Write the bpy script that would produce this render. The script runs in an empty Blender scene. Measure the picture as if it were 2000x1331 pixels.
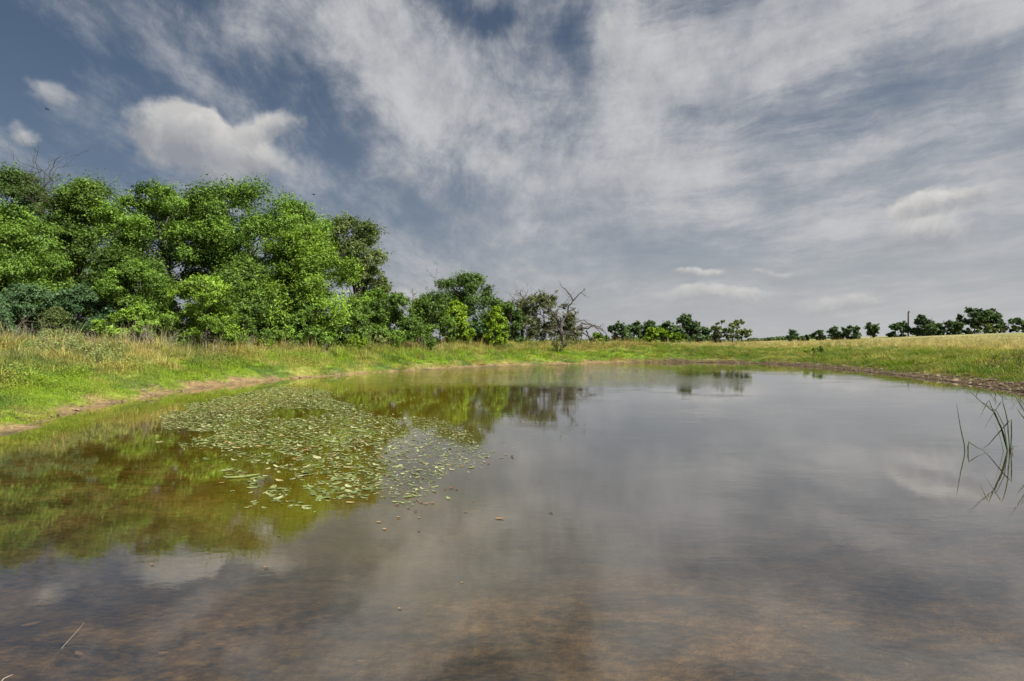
import bpy, math, random
import numpy as np
from mathutils import Vector

random.seed(7)
R = np.random.RandomState(11)
SC = bpy.context.scene
COL = SC.collection
rad = math.radians

# ------------------------------------------------------------------ camera
CAM_H = 1.7
HOR = 669.0                       # row of the horizon in the 2000 px wide photograph
F = 1000.0                        # focal length in those pixels
cd = bpy.data.cameras.new('camera')
cam = bpy.data.objects.new('camera', cd); COL.objects.link(cam)
cam.location = (0, 0, CAM_H); cam.rotation_euler = (rad(90), 0, 0)
cd.sensor_width = 36; cd.lens = 18; cd.shift_y = 3.5 / 2000
cd.clip_start = 0.05; cd.clip_end = 6000
SC.camera = cam
SC.view_settings.view_transform = 'Standard'
SC.view_settings.look = 'None'
SC.view_settings.gamma = 1
SC.view_settings.use_curve_mapping = False
SC.view_settings.exposure = 0.9
SC.cycles.max_bounces = 6
SC.cycles.diffuse_bounces = 2
SC.cycles.glossy_bounces = 3
SC.cycles.transparent_max_bounces = 12
SC.cycles.use_denoising = True

# ------------------------------------------------------------------ sun
SUN_EL, SUN_AZ = 47.0, 124.0      # azimuth clockwise from +Y (straight ahead): right, slightly behind
sl = bpy.data.lights.new('sun', 'SUN'); sl.energy = 4.8; sl.angle = rad(0.6); sl.color = (1, .95, .86)
so = bpy.data.objects.new('sun', sl); COL.objects.link(so)
sdir = Vector((math.cos(rad(SUN_EL)) * math.sin(rad(SUN_AZ)), math.cos(rad(SUN_EL)) * math.cos(rad(SUN_AZ)), math.sin(rad(SUN_EL))))
so.rotation_euler = sdir.to_track_quat('Z', 'Y').to_euler()

# ------------------------------------------------------------------ node helper
class NT:
    def __init__(s, tree): s.t = tree; s.n = tree.nodes; s.l = tree.links
    def new(s, typ, **kw):
        n = s.n.new(typ)
        for k, v in kw.items(): setattr(n, k, v)
        return n
    def put(s, sock, v):
        if hasattr(v, 'is_output') or isinstance(v, bpy.types.NodeSocket): s.l.new(v, sock)
        else: sock.default_value = v
    def m(s, op, a, b=0.0, c=0.0, clamp=False):
        n = s.n.new('ShaderNodeMath'); n.operation = op; n.use_clamp = clamp
        s.put(n.inputs[0], a); s.put(n.inputs[1], b); s.put(n.inputs[2], c)
        return n.outputs[0]
    def v(s, op, a, b=(0, 0, 0)):
        n = s.n.new('ShaderNodeVectorMath'); n.operation = op
        s.put(n.inputs[0], a); s.put(n.inputs[1], b)
        return n.outputs[0]
    def comb(s, x, y, z=0.0):
        n = s.n.new('ShaderNodeCombineXYZ')
        s.put(n.inputs[0], x); s.put(n.inputs[1], y); s.put(n.inputs[2], z); return n.outputs[0]
    def sep(s, a):
        n = s.n.new('ShaderNodeSeparateXYZ'); s.put(n.inputs[0], a); return n.outputs
    def noise(s, vec, scale, detail=4, rough=.55, dist=0.0, lac=2.0, col=False):
        n = s.n.new('ShaderNodeTexNoise'); s.put(n.inputs['Vector'], vec); s.put(n.inputs['Scale'], scale)
        n.inputs['Detail'].default_value = detail; n.inputs['Roughness'].default_value = rough
        n.inputs['Distortion'].default_value = dist; n.inputs['Lacunarity'].default_value = lac
        return n.outputs['Color' if col else 'Fac']
    def mix(s, f, a, b):
        n = s.n.new('ShaderNodeMix'); n.data_type = 'RGBA'; n.clamp_factor = True
        s.put(n.inputs[0], f)
        s.put(n.inputs[6], a if not isinstance(a, tuple) else (*a[:3], 1)); s.put(n.inputs[7], b if not isinstance(b, tuple) else (*b[:3], 1))
        return n.outputs[2]
    def sm(s, x, lo, hi, a=0.0, b=1.0):
        n = s.n.new('ShaderNodeMapRange'); n.interpolation_type = 'SMOOTHSTEP'
        s.put(n.inputs[0], x); s.put(n.inputs[1], lo); s.put(n.inputs[2], hi); s.put(n.inputs[3], a); s.put(n.inputs[4], b)
        return n.outputs[0]

# ------------------------------------------------------------------ world: clear sky plus layers of cloud laid out by compass and height
W = bpy.data.worlds.new('World'); SC.world = W; W.use_nodes = True
t = NT(W.node_tree); t.n.clear()
sky = t.new('ShaderNodeTexSky', sky_type='NISHITA'); sky.sun_disc = False
sky.sun_elevation = rad(SUN_EL); sky.sun_rotation = rad(SUN_AZ); sky.air_density = 1.0; sky.dust_density = 2.0; sky.ozone_density = 2.5
tc = t.new('ShaderNodeTexCoord')
d = t.v('NORMALIZE', tc.outputs['Generated'])
dx, dy, dz = t.sep(d)
dz = t.m('MAXIMUM', dz, 0.0)
az = t.m('ARCTAN2', dx, dy)
el = t.m('ARCSINE', dz)
hh = t.m('ADD', dz, 0.10)
pl = t.comb(t.m('DIVIDE', dx, hh), t.m('DIVIDE', dy, hh), 0.0)           # a flat cloud layer overhead
ae = t.comb(az, el, 0.0)
def px_ang(x, y):
    a = (x - 1000) / F; b = (HOR - y) / F
    return math.atan(a), math.atan2(b, math.sqrt(1 + a * a))
def blobs(vec, items, shade=False):
    acc = None; accy = None
    for (x, y, rx, ry, rot, amp) in items:
        a, e = px_ang(x, y)
        k = 1 / (1 + ((x - 1000) / F) ** 2 * .75)
        mp = t.new('ShaderNodeMapping'); mp.vector_type = 'TEXTURE'
        mp.inputs['Location'].default_value = (a, e, 0); mp.inputs['Rotation'].default_value = (0, 0, rad(rot))
        mp.inputs['Scale'].default_value = (rx / F * k, ry / F * math.sqrt(k), 1)
        t.l.new(vec, mp.inputs['Vector'])
        ln = t.new('ShaderNodeVectorMath', operation='LENGTH'); t.l.new(mp.outputs[0], ln.inputs[0])
        f = t.sm(ln.outputs['Value'], 1.3, 0.2, 0.0, amp)
        acc = f if acc is None else t.m('ADD', acc, f)
        if shade:
            ly = t.m('MULTIPLY', f, t.sep(mp.outputs[0])[1]); accy = ly if accy is None else t.m('ADD', accy, ly)
    return (acc, t.m('DIVIDE', accy, t.m('MAXIMUM', acc, .02))) if shade else acc
wn = t.noise(ae, 5.0, 5, .6, col=True)
warp = t.v('MULTIPLY', t.v('SUBTRACT', wn, (.5, .5, .5)), (.16, .11, 0))
aew = t.v('ADD', ae, warp)
# thin, streaky layer
soft = blobs(aew, [
    (700, 60, 260, 120, -15, .30), (880, 190, 200, 120, -30, .34), (1000, 330, 220, 60, -8, .10), (1350, 130, 330, 90, 6, .34),
    (1560, 50, 420, 70, 10, .24), (1280, 320, 260, 70, 2, .26), (1000, 430, 360, 70, 8, .18), (1150, 470, 260, 50, 6, .10),
    (1800, 250, 420, 50, 16, .16), (1900, 60, 200, 60, 14, .16), (250, 40, 280, 50, 10, .16), (400, 150, 190, 30, -28, .10),
    (1500, 430, 420, 60, 12, .06), (1200, 40, 90, 70, 60, .22), (800, 330, 110, 70, -30, .15), (250, 420, 300, 90, 0, .10),
    (960, 30, 60, 40, 0, -.20), (1120, 60, 30, 80, 0, -.12), (560, 170, 110, 60, -25, -.22), (150, 130, 210, 90, 0, -.16), (600, 280, 130, 50, -10, -.10), (40, 60, 120, 120, 0, -.1),
])
rotm = t.new('ShaderNodeMapping'); rotm.inputs['Rotation'].default_value = (0, 0, rad(-48)); rotm.inputs['Scale'].default_value = (1.0, .48, 1)
t.l.new(pl, rotm.inputs['Vector'])
n1 = t.noise(rotm.outputs[0], 1.25, 10, .60, .25)
rotm2 = t.new('ShaderNodeMapping'); rotm2.inputs['Rotation'].default_value = (0, 0, rad(-62)); rotm2.inputs['Scale'].default_value = (1.0, .30, 1)
t.l.new(pl, rotm2.inputs['Vector'])
n2 = t.noise(rotm2.outputs[0], 4.2, 10, .68, .35)
n3 = t.noise(ae, 6.0, 12, .66, .2)
n3 = t.m('ADD', .5, t.m('MULTIPLY', t.m('SUBTRACT', n3, .5), t.sm(el, .08, .42, .45, 1.35)))
nn = t.m('ADD', t.m('MULTIPLY', n1, .40), t.m('ADD', t.m('MULTIPLY', n2, .24), t.m('MULTIPLY', n3, .36)))
rm3 = t.new('ShaderNodeMapping'); rm3.inputs['Rotation'].default_value = (0, 0, rad(-17)); rm3.inputs['Scale'].default_value = (.24, 1.25, 1)
t.l.new(t.v('ADD', ae, t.v('MULTIPLY', warp, (.5, .5, 0))), rm3.inputs['Vector'])
n4 = t.noise(rm3.outputs[0], 9.0, 11, .66, .15)
rgt = t.m('MULTIPLY', t.sm(az, -.15, .45), .62)
nn = t.m('ADD', t.m('MULTIPLY', nn, t.m('SUBTRACT', 1.0, rgt)), t.m('MULTIPLY', n4, rgt))
cov = t.m('ADD', t.m('ADD', soft, .30), t.m('MULTIPLY', az, .22))
a1 = t.sm(t.m('ADD', t.m('MULTIPLY', t.m('SUBTRACT', nn, .5), 2.4), cov), .0, .70)
# heaped clouds
puff, pyl = blobs(aew, [
    (365, 262, 130, 66, -12, .62), (470, 292, 130, 52, -8, .55), (548, 248, 62, 42, 25, .55), (430, 345, 230, 60, 0, .26),
    (80, 172, 75, 48, 0, .34), (8, 255, 50, 36, 0, .34), (1000, 80, 55, 80, 70, .30), (1190, 60, 50, 70, 60, .30), (760, 350, 70, 34, 20, .30),
    (1385, 580, 130, 24, 0, .62), (1350, 538, 60, 19, 0, .58), (1640, 583, 110, 26, 0, .54), (1835, 400, 130, 28, 4, .58), (1790, 470, 190, 55, 0, .34),
    (820, 570, 60, 25, 0, .3), (1480, 525, 50, 12, 0, .3), (1560, 520, 60, 14, 0, .26), (1850, 540, 80, 14, 0, .22), (960, 330, 50, 14, 10, .26),
], True)
p1 = t.noise(ae, 8.0, 12, .60, .25)
a2 = t.sm(t.m('ADD', t.m('MULTIPLY', t.m('SUBTRACT', p1, .5), .85), puff), .16, .50)
# light on the heaps: compare with the same noise and outline a little lower
ae_up = t.v('ADD', ae, (.012, .022, 0))
p2 = t.noise(ae_up, 8.0, 8, .60, .25)
lit = t.m('ADD', t.sm(pyl, -.55, .55, .0, .8), t.sm(t.m('SUBTRACT', p1, p2), -.08, .10, -.12, .22), clamp=True)
a2 = t.m('MULTIPLY', a2, t.sm(pyl, -1.0, .1, .30, 1.0))
base = t.v('MULTIPLY', sky.outputs[0], (.029, .031, .031))
haze = t.mix(t.sm(az, -.8, .6), (.090, .108, .142), (.232, .245, .262))
hz = t.m('POWER', t.m('SUBTRACT', 1.0, dz, clamp=True), 3.2)
c0 = t.mix(t.m('MULTIPLY', hz, .93), base, haze)
strc = t.mix(t.sm(t.m('ADD', t.m('MULTIPLY', nn, .66), t.m('MULTIPLY', n3, .34)), .34, .66), (.158, .171, .194), (.330, .328, .333))
c1 = t.mix(t.m('MULTIPLY', a1, .90), c0, strc)
cum = t.mix(lit, (.185, .188, .198), (.375, .366, .352))
fade = t.sm(el, .0, .25, .72, .92)
c2 = t.mix(t.m('MULTIPLY', a2, fade), c1, cum)
low = t.mix(t.sm(el, .0, .20, .55, .0), c2, (.262, .263, .264))
bg = t.new('ShaderNodeBackground'); t.l.new(low, bg.inputs[0]); bg.inputs[1].default_value = 1.0
wo = t.new('ShaderNodeOutputWorld'); t.l.new(bg.outputs[0], wo.inputs[0])
W.cycles.sampling_method = 'MANUAL'; W.cycles.sample_map_resolution = 512

# ------------------------------------------------------------------ small tools
def tag(o, label=None, cat=None, group=None, kind=None):
    if label: o['label'] = label
    if cat: o['category'] = cat
    if group: o['group'] = group
    if kind: o['kind'] = kind
    return o
def empty(name, loc, label, cat, group=None):
    o = bpy.data.objects.new(name, None); COL.objects.link(o); o.location = loc; o.empty_display_size = .2
    return tag(o, label, cat, group)
def mesh_np(name, verts, faces, mat, parent=None, fattr=None, link=True, smooth=False, pattr=None):
    """faces: (M,k) array, all faces with k corners, or a list of such arrays"""
    fl = faces if isinstance(faces, list) else [faces]
    fl = [np.asarray(f, dtype=np.int32) for f in fl if len(f)]
    me = bpy.data.meshes.new(name)
    verts = np.asarray(verts, dtype=np.float32)
    me.vertices.add(len(verts)); me.vertices.foreach_set('co', verts.ravel())
    idx = np.concatenate([f.ravel() for f in fl])
    tot = np.concatenate([np.full(len(f), f.shape[1], dtype=np.int32) for f in fl])
    st = np.concatenate([[0], np.cumsum(tot)[:-1]]).astype(np.int32)
    me.loops.add(len(idx)); me.loops.foreach_set('vertex_index', idx)
    me.polygons.add(len(tot)); me.polygons.foreach_set('loop_start', st); me.polygons.foreach_set('loop_total', tot)
    if smooth: me.polygons.foreach_set('use_smooth', np.ones(len(tot), dtype=bool))
    me.update(calc_edges=True)
    for k, a in (fattr or {}).items():
        at = me.attributes.new(k, 'FLOAT', 'FACE'); at.data.foreach_set('value', np.asarray(a, dtype=np.float32))
    for k, a in (pattr or {}).items():
        a = np.asarray(a, dtype=np.float32)
        if a.ndim == 2:
            at = me.attributes.new(k, 'FLOAT_COLOR', 'POINT')
            at.data.foreach_set('color', np.concatenate([a, np.ones((len(a), 1), np.float32)], 1).ravel())
        else:
            at = me.attributes.new(k, 'FLOAT', 'POINT'); at.data.foreach_set('value', a)
    if mat: me.materials.append(mat)
    o = bpy.data.objects.new(name, me)
    if link: COL.objects.link(o)
    if parent: o.parent = parent
    return o
def smooth01(x, a, b):
    u = np.clip((x - a) / (b - a), 0, 1); return u * u * (3 - 2 * u)
def hsh(i, j, s):
    n = (i * 374761393 + j * 668265263 + s * 974711) & 0x7fffffff
    n = ((n ^ (n >> 13)) * 1274126177) & 0x7fffffff
    return ((n ^ (n >> 16)) & 0xffff) / 65535.0
def vnoise(x, y, s=0):
    x = np.asarray(x, float); y = np.asarray(y, float)
    i = np.floor(x).astype(np.int64); j = np.floor(y).astype(np.int64)
    u = x - i; v = y - j; u = u * u * (3 - 2 * u); v = v * v * (3 - 2 * v)
    return (hsh(i, j, s) * (1 - u) + hsh(i + 1, j, s) * u) * (1 - v) + (hsh(i, j + 1, s) * (1 - u) + hsh(i + 1, j + 1, s) * u) * v
def fbm(x, y, s=0, o=4):
    r = 0; a = .5; tot = 0
    for k in range(o):
        r = r + a * vnoise(x * 2 ** k, y * 2 ** k, s + k * 17); tot += a; a *= .55
    return r / tot

# ------------------------------------------------------------------ the lie of the land
def gp(x, y):                      # photograph row/column of a point on the water -> place on the water
    Y = CAM_H * F / (y - HOR); return ((x - 1000) / F * Y, Y)
shore_px = [(0, 848), (120, 812), (240, 786), (400, 758), (560, 741), (700, 731), (850, 721), (1000, 714), (1150, 710), (1300, 708.5), (1420, 709),
            (1520, 712.5), (1600, 718), (1680, 725.5), (1760, 734), (1850, 745), (1930, 756), (2000, 766)]
poly = [gp(*p) for p in shore_px]
poly = [(-9.2, -2.4), (-10.6, 1.5), (-10.6, 5.5)] + poly + [(17.2, 12.5), (16.0, 7.0), (12.5, 1.5), (8.0, -2.2), (2.0, -3.4), (-4.0, -3.3)]
pp = []
n = len(poly)
for i in range(n):                 # Catmull-Rom rounding
    p0, p1_, p2_, p3 = (np.array(poly[(i + k) % n]) for k in (-1, 0, 1, 2))
    for u in (0, .25, .5, .75):
        pp.append(.5 * (2 * p1_ + (p2_ - p0) * u + (2 * p0 - 5 * p1_ + 4 * p2_ - p3) * u * u + (3 * p1_ - p0 - 3 * p2_ + p3) * u ** 3))
PP = np.array(pp)
def sdist(x, y):
    x = np.atleast_1d(np.asarray(x, float)); y = np.atleast_1d(np.asarray(y, float))
    out = np.empty(x.shape)
    A = PP; B = np.roll(PP, -1, 0); D = B - A; L = (D ** 2).sum(1)
    for s in range(0, len(x), 20000):
        X = x[s:s + 20000, None]; Y = y[s:s + 20000, None]
        u = np.clip(((X - A[:, 0]) * D[:, 0] + (Y - A[:, 1]) * D[:, 1]) / L, 0, 1)
        dd = np.sqrt(((X - A[:, 0] - u * D[:, 0]) ** 2 + (Y - A[:, 1] - u * D[:, 1]) ** 2).min(1))
        with np.errstate(divide='ignore', invalid='ignore'):
            c = ((A[:, 1] > Y) != (B[:, 1] > Y)) & (X < D[:, 0] * (Y - A[:, 1]) / (B[:, 1] - A[:, 1]) + A[:, 0])
        out[s:s + 20000] = np.where(c.sum(1) % 2 == 1, -dd, dd)
    return out
def land(x, y, sd=None):
    x = np.atleast_1d(np.asarray(x, float)); y = np.atleast_1d(np.asarray(y, float))
    if sd is None: sd = sdist(x, y)
    sd = sd + ((fbm(x * .9, y * .9, 3, 3) - .5) * .7 + (fbm(x * 2.6, y * 2.6, 4, 3) - .5) * .5) * smooth01(np.abs(sd), 3, 0) * .8
    right = smooth01(x, 12, 26)
    front = smooth01(y, 2, -4)
    wd = 6.2 + 3.0 * smooth01(y, 22, 40) + 17 * right
    top = 1.55 - .12 * smooth01(x, -6, -11) * smooth01(y, 26, 18) - .12 * smooth01(y, 25, 50) - .15 * right
    t_ = np.clip((sd - .25) / wd, 0, 1)
    prof = 1 - (1 - t_) ** 1.7
    bank = .02 + .10 * np.clip(sd / .6, 0, 1) + (top - .12) * prof * (1 - front * .6)
    bank = bank - .35 * smooth01(sd, 12, 22) * (1 - right)                  # ground behind the dam falls a little
    bumps = (fbm(x * .55, y * .55, 9, 4) - .5) * .55 * smooth01(sd, .4, 3) * smooth01(sd, 60, 20)
    bumps = bumps + (fbm(x * 1.7, y * 1.7, 21, 3) - .5) * .22 * smooth01(sd, .05, .9) * smooth01(sd, 40, 10)
    hill = 2.9 * smooth01(x, 48, 140) * smooth01(y, 38, 128) * smooth01(y, 240, 140)
    hill = hill - .55 * smooth01(y, 150, 260) + .10 * right * smooth01(y, 40, 80)
    und = -np.minimum(1.5, .015 + np.clip(np.abs(sd), 0, 1.5) * .06 + np.abs(sd) * .012 + np.clip(np.abs(sd) - 6.2, 0, 99) * .13 + smooth01(y, 6, 12) * np.abs(sd) * .05) - (fbm(x * 1.3, y * 1.3, 5, 4) - .5) * .10 * smooth01(-sd, .3, 2)
    return np.where(sd > 0, bank + bumps + hill, und)
def lz(x, y): return float(land(x, y)[0])

def axis(lo, hi, step, far, g=1.09):
    a = list(np.arange(lo, hi + 1e-6, step))
    s = step; p = hi
    while p < far: s *= g; p += s; a.append(p)
    s = step; p = lo
    while p > -far: s *= g; p -= s; a.insert(0, p)
    return np.array(a)
ax_ = axis(-26, 30, .26, 2500); ay_ = axis(-5, 58, .26, 2500)
gx, gy = np.meshgrid(ax_, ay_)
gx = gx.ravel(); gy = gy.ravel(); gsd = sdist(gx, gy); gz = land(gx, gy, gsd)
nx, ny = len(ax_), len(ay_)
ii = np.arange(nx * ny).reshape(ny, nx)
gf = np.stack([ii[:-1, :-1], ii[:-1, 1:], ii[1:, 1:], ii[1:, :-1]], -1).reshape(-1, 4)

def ground_colour(x, y, sd, jit=None):
    """colour of what grows at a place (grass kinds by distance from the water and by patches)"""
    x = np.asarray(x); n_ = len(x)
    if jit is None: jit = np.full(n_, .5)
    lush = np.array([.135, .220, .018]); green = np.array([.110, .160, .022]); olive = np.array([.215, .215, .062])
    tan = np.array([.33, .28, .15]); rust = np.array([.17, .115, .045]); deep = np.array([.050, .095, .020]); gold = np.array([.30, .275, .145])
    right = smooth01(x, 10, 19) ; farb = smooth01(y, 22, 34) * (1 - right)
    pn = fbm(x * .35, y * .35, 31, 4); pm = fbm(x * 1.3, y * 1.3, 57, 3); pn = pn * .7 + .3 * fbm(x * 1.6, y * 1.6, 58, 3); pr = fbm(x * .25, y * .25, 77, 3)
    w = sd + (pm - .5) * 2.2
    def mx(a, b, f): return a * (1 - f[:, None]) + b * f[:, None]
    c = np.tile(lush, (n_, 1)); c = mx(c, np.tile(green, (n_, 1)), smooth01(pm + (jit - .5) * .4, .45, .65))
    dry = smooth01(pn + (jit - .5) * .45, .40, .62)
    up = mx(np.tile(olive, (n_, 1)), np.tile(tan, (n_, 1)), dry * .50)
    up = mx(up, np.tile(green, (n_, 1)), smooth01(pm, .50, .64) * .8)
    up = mx(up, np.tile(rust, (n_, 1)), smooth01(pr + (jit - .5) * .2, .60, .70) * .6)
    lim = 2.3 + 1.6 * farb + 9.5 * right
    c = mx(c, up, smooth01(w, lim - .8, lim + 1.2 + 4 * right))
    c = mx(c, np.tile(rust, (n_, 1)), smooth01(w, 1.1, .2) * farb * .8)
    rt = smooth01(w, 13, 20) * right
    fld = mx(np.tile(gold, (n_, 1)), np.tile(olive, (n_, 1)), smooth01(pn, .50, .68) * .55)
    c = mx(c, fld, rt)
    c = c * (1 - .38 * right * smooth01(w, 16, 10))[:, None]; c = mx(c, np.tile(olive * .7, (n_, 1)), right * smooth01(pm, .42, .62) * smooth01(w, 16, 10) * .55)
    pd = fbm(x * .9, y * .9, 83, 4); c = mx(c, np.tile(deep * 1.2, (n_, 1)), smooth01(pd + (jit - .5) * .2, .52, .68) * .7)
    pt = fbm(x * .8, y * .8, 87, 4); c = mx(c, np.tile(olive * 1.1, (n_, 1)), smooth01(pt + (jit - .5) * .2, .52, .66) * .65)
    c = mx(c, np.tile(deep, (n_, 1)), smooth01(jit, .80, 1.0) * .7)
    return c
mud_c = np.array([.215, .152, .078])
gc = ground_colour(gx, gy, gsd)
left_side = 1 - smooth01(gx, 4, 14)
mudw = .30 + .45 * (1 - left_side) - .22 * smooth01(gy, 16, 26)
mn = fbm(gx * .8, gy * .8, 91, 3) + (fbm(gx * 2.4, gy * 2.4, 92, 2) - .5) * .8
fm = smooth01(gsd + (mn - .5) * 1.0, mudw + .5, mudw * .55)[:, None]
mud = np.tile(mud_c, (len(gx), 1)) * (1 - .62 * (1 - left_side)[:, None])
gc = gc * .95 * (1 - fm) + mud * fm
uw = gsd < 0
bn = fbm(gx * .9, gy * 1.3, 44, 5)[:, None]
bot = np.array([.110, .088, .052]) * (1 - smooth01(bn, .35, .65)) + np.array([.178, .132, .073]) * smooth01(bn, .35, .65)
bot = bot * (1 - .6 * smooth01(gsd, -3, -.3) * (1 - left_side))[:, None]
gc = np.where(uw[:, None], bot, gc)

# ------------------------------------------------------------------ materials
def principled(name, col, rough=.8, spec=.3):
    m = bpy.data.materials.new(name); m.use_nodes = True
    b = m.node_tree.nodes['Principled BSDF']; b.inputs['Base Color'].default_value = (*col, 1); b.inputs['Roughness'].default_value = rough
    b.inputs['Specular IOR Level'].default_value = spec
    return m, b, NT(m.node_tree)
def leaf_mat(name, a, b, trans=.27, instancer=False):
    """two-sided leaf: diffuse and translucent with a faint sheen; colour runs from a to b by the tint, which in tree crowns also carries painted shade"""
    m = bpy.data.materials.new(name); m.use_nodes = True; q = NT(m.node_tree); q.n.clear()
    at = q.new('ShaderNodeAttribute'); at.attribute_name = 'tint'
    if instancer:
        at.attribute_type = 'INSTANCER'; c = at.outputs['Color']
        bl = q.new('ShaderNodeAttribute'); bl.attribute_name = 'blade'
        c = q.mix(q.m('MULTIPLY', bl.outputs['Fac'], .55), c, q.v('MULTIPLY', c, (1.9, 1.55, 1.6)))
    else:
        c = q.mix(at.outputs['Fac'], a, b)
    df = q.new('ShaderNodeBsdfDiffuse'); q.l.new(c, df.inputs[0])
    tr = q.new('ShaderNodeBsdfTranslucent'); q.l.new(q.v('MULTIPLY', c, (1.15, 1.25, .5)), tr.inputs[0])
    gl = q.new('ShaderNodeBsdfGlossy'); gl.inputs['Roughness'].default_value = .6; gl.inputs[0].default_value = (.8, .85, .7, 1)
    m1 = q.new('ShaderNodeMixShader'); m1.inputs[0].default_value = trans; q.l.new(df.outputs[0], m1.inputs[1]); q.l.new(tr.outputs[0], m1.inputs[2])
    m2 = q.new('ShaderNodeMixShader'); m2.inputs[0].default_value = .02; q.l.new(m1.outputs[0], m2.inputs[1]); q.l.new(gl.outputs[0], m2.inputs[2])
    out = q.new('ShaderNodeOutputMaterial'); q.l.new(m2.outputs[0], out.inputs[0])
    return m
LEAF = {  # several dark ends lowered to paint the shadowed crevices of the crowns
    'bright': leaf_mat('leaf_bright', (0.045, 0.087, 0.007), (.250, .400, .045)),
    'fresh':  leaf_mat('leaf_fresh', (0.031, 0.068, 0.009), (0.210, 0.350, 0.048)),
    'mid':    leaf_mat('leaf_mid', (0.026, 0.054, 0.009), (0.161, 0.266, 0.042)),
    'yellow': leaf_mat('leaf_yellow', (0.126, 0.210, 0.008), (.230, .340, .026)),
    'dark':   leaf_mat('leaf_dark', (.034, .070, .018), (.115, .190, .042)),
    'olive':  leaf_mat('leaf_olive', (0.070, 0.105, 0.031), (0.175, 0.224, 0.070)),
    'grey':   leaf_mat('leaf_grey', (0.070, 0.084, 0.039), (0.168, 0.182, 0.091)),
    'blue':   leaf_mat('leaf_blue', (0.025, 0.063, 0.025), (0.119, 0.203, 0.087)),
    'far':    leaf_mat('leaf_far_shade', (.040, .075, .034), (.105, .165, .060), .2),  # backlit far trees: their shade and distance put into a darker leaf colour
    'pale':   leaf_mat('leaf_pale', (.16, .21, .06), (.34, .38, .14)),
}
def bark(name, a, b):
    m, bs, q = principled(name, a, .9)
    tcx = q.new('ShaderNodeTexCoord')
    nz = q.noise(q.v('MULTIPLY', tcx.outputs['Object'], (6, 6, 1.5)), 3, 6, .7)
    q.l.new(q.mix(nz, a, b), bs.inputs['Base Color'])
    bp = q.new('ShaderNodeBump'); bp.inputs['Strength'].default_value = .6; bp.inputs['Distance'].default_value = .03; q.l.new(nz, bp.inputs['Height']); q.l.new(bp.outputs[0], bs.inputs['Normal'])
    return m
BARK = bark('bark_brown', (.030, .024, .018), (.085, .070, .055))
DEADW = bark('bark_dead', (.040, .033, .029), (.115, .100, .088))
TWIG = bark('twig_dark', (.045, .034, .026), (.10, .08, .06))
STALKM = bark('stalk_pale', (.18, .15, .11), (.34, .30, .235))

gm, gb, q = principled('ground_soil_and_turf', (.2, .15, .1), .95, .1)
at = q.new('ShaderNodeAttribute'); at.attribute_name = 'gcol'
ge = q.new('ShaderNodeNewGeometry')
pos = ge.outputs['Position']
f1 = q.noise(pos, 1.7, 8, .68); f2 = q.noise(pos, 9, 6, .7)
cc = q.v('MULTIPLY', at.outputs['Color'], q.comb(q.sm(f1, .3, .7, .66, 1.35), q.sm(f1, .3, .7, .68, 1.32), q.sm(f1, .3, .7, .68, 1.3)))
zz = q.sep(pos)[2]
bmp = q.new('ShaderNodeMapping'); bmp.inputs['Rotation'].default_value = (0, 0, rad(25)); bmp.inputs['Scale'].default_value = (1.0, 1.9, 1); q.l.new(pos, bmp.inputs[0])
fb_ = q.noise(bmp.outputs[0], 1.3, 8, .62, .4); fb2 = q.noise(bmp.outputs[0], 9.0, 8, .72)
under = q.m('ADD', q.sm(fb_, .38, .62, .40, 1.6), q.sm(fb2, .38, .62, -.40, .50))
cc = q.mix(q.sm(zz, .0, -.03), cc, q.v('MULTIPLY', at.outputs['Color'], q.comb(under, under, under)))
cc = q.v('MULTIPLY', cc, q.comb(q.sm(f2, .3, .7, .65, 1.35), q.sm(f2, .3, .7, .65, 1.35), q.sm(f2, .3, .7, .68, 1.3)))
q.l.new(cc, gb.inputs['Base Color'])
bp = q.new('ShaderNodeBump'); bp.inputs['Strength'].default_value = .9; bp.inputs['Distance'].default_value = .06
q.l.new(q.m('ADD', f1, f2), bp.inputs['Height']); q.l.new(bp.outputs[0], gb.inputs['Normal'])
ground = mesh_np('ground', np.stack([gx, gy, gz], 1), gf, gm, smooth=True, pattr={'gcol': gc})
tag(ground, kind='structure')

# ------------------------------------------------------------------ water
wx = np.arange(-14, 25, .5); wy = np.arange(-6, 46, .5)
WX, WY = np.meshgrid(wx, wy); wsd = sdist(WX.ravel(), WY.ravel()); wz = land(WX.ravel(), WY.ravel(), wsd)
wi = np.arange(WX.size).reshape(WX.shape)
wf = np.stack([wi[:-1, :-1], wi[:-1, 1:], wi[1:, 1:], wi[1:, :-1]], -1).reshape(-1, 4)
wf = wf[(wsd[wf] < 1.6).any(1)]
used = np.unique(wf); rm = np.full(WX.size, -1); rm[used] = np.arange(len(used))
wv = np.stack([WX.ravel(), WY.ravel(), np.zeros(WX.size)], 1)[used]
wm = bpy.data.materials.new('pond_water'); wm.use_nodes = True; q = NT(wm.node_tree); q.n.clear()
ge = q.new('ShaderNodeNewGeometry'); pos = ge.outputs['Position']
dep = q.new('ShaderNodeAttribute'); dep.attribute_name = 'depth'
X_, Y_, Z_ = q.sep(pos)
choppy = q.m('MULTIPLY', q.sm(Y_, 18, 23), q.m('MULTIPLY', q.sm(X_, -8, -4), q.m('MULTIPLY', q.sm(X_, 12, 3), q.sm(q.noise(pos, .3, 3, .6), .35, .55, .45, 1))))
patch = q.sm(q.noise(pos, .22, 3, .5), .35, .65, .35, 1.0)
mp = q.new('ShaderNodeMapping'); mp.inputs['Rotation'].default_value = (0, 0, rad(14)); mp.inputs['Scale'].default_value = (.55, 1.25, 1); q.l.new(pos, mp.inputs[0])
w1 = q.noise(mp.outputs[0], 2.3, 3, .5, .3)
w2 = q.noise(mp.outputs[0], 9.5, 4, .6, .3)
w3 = q.noise(pos, 6, 3, .5, .2)
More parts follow.
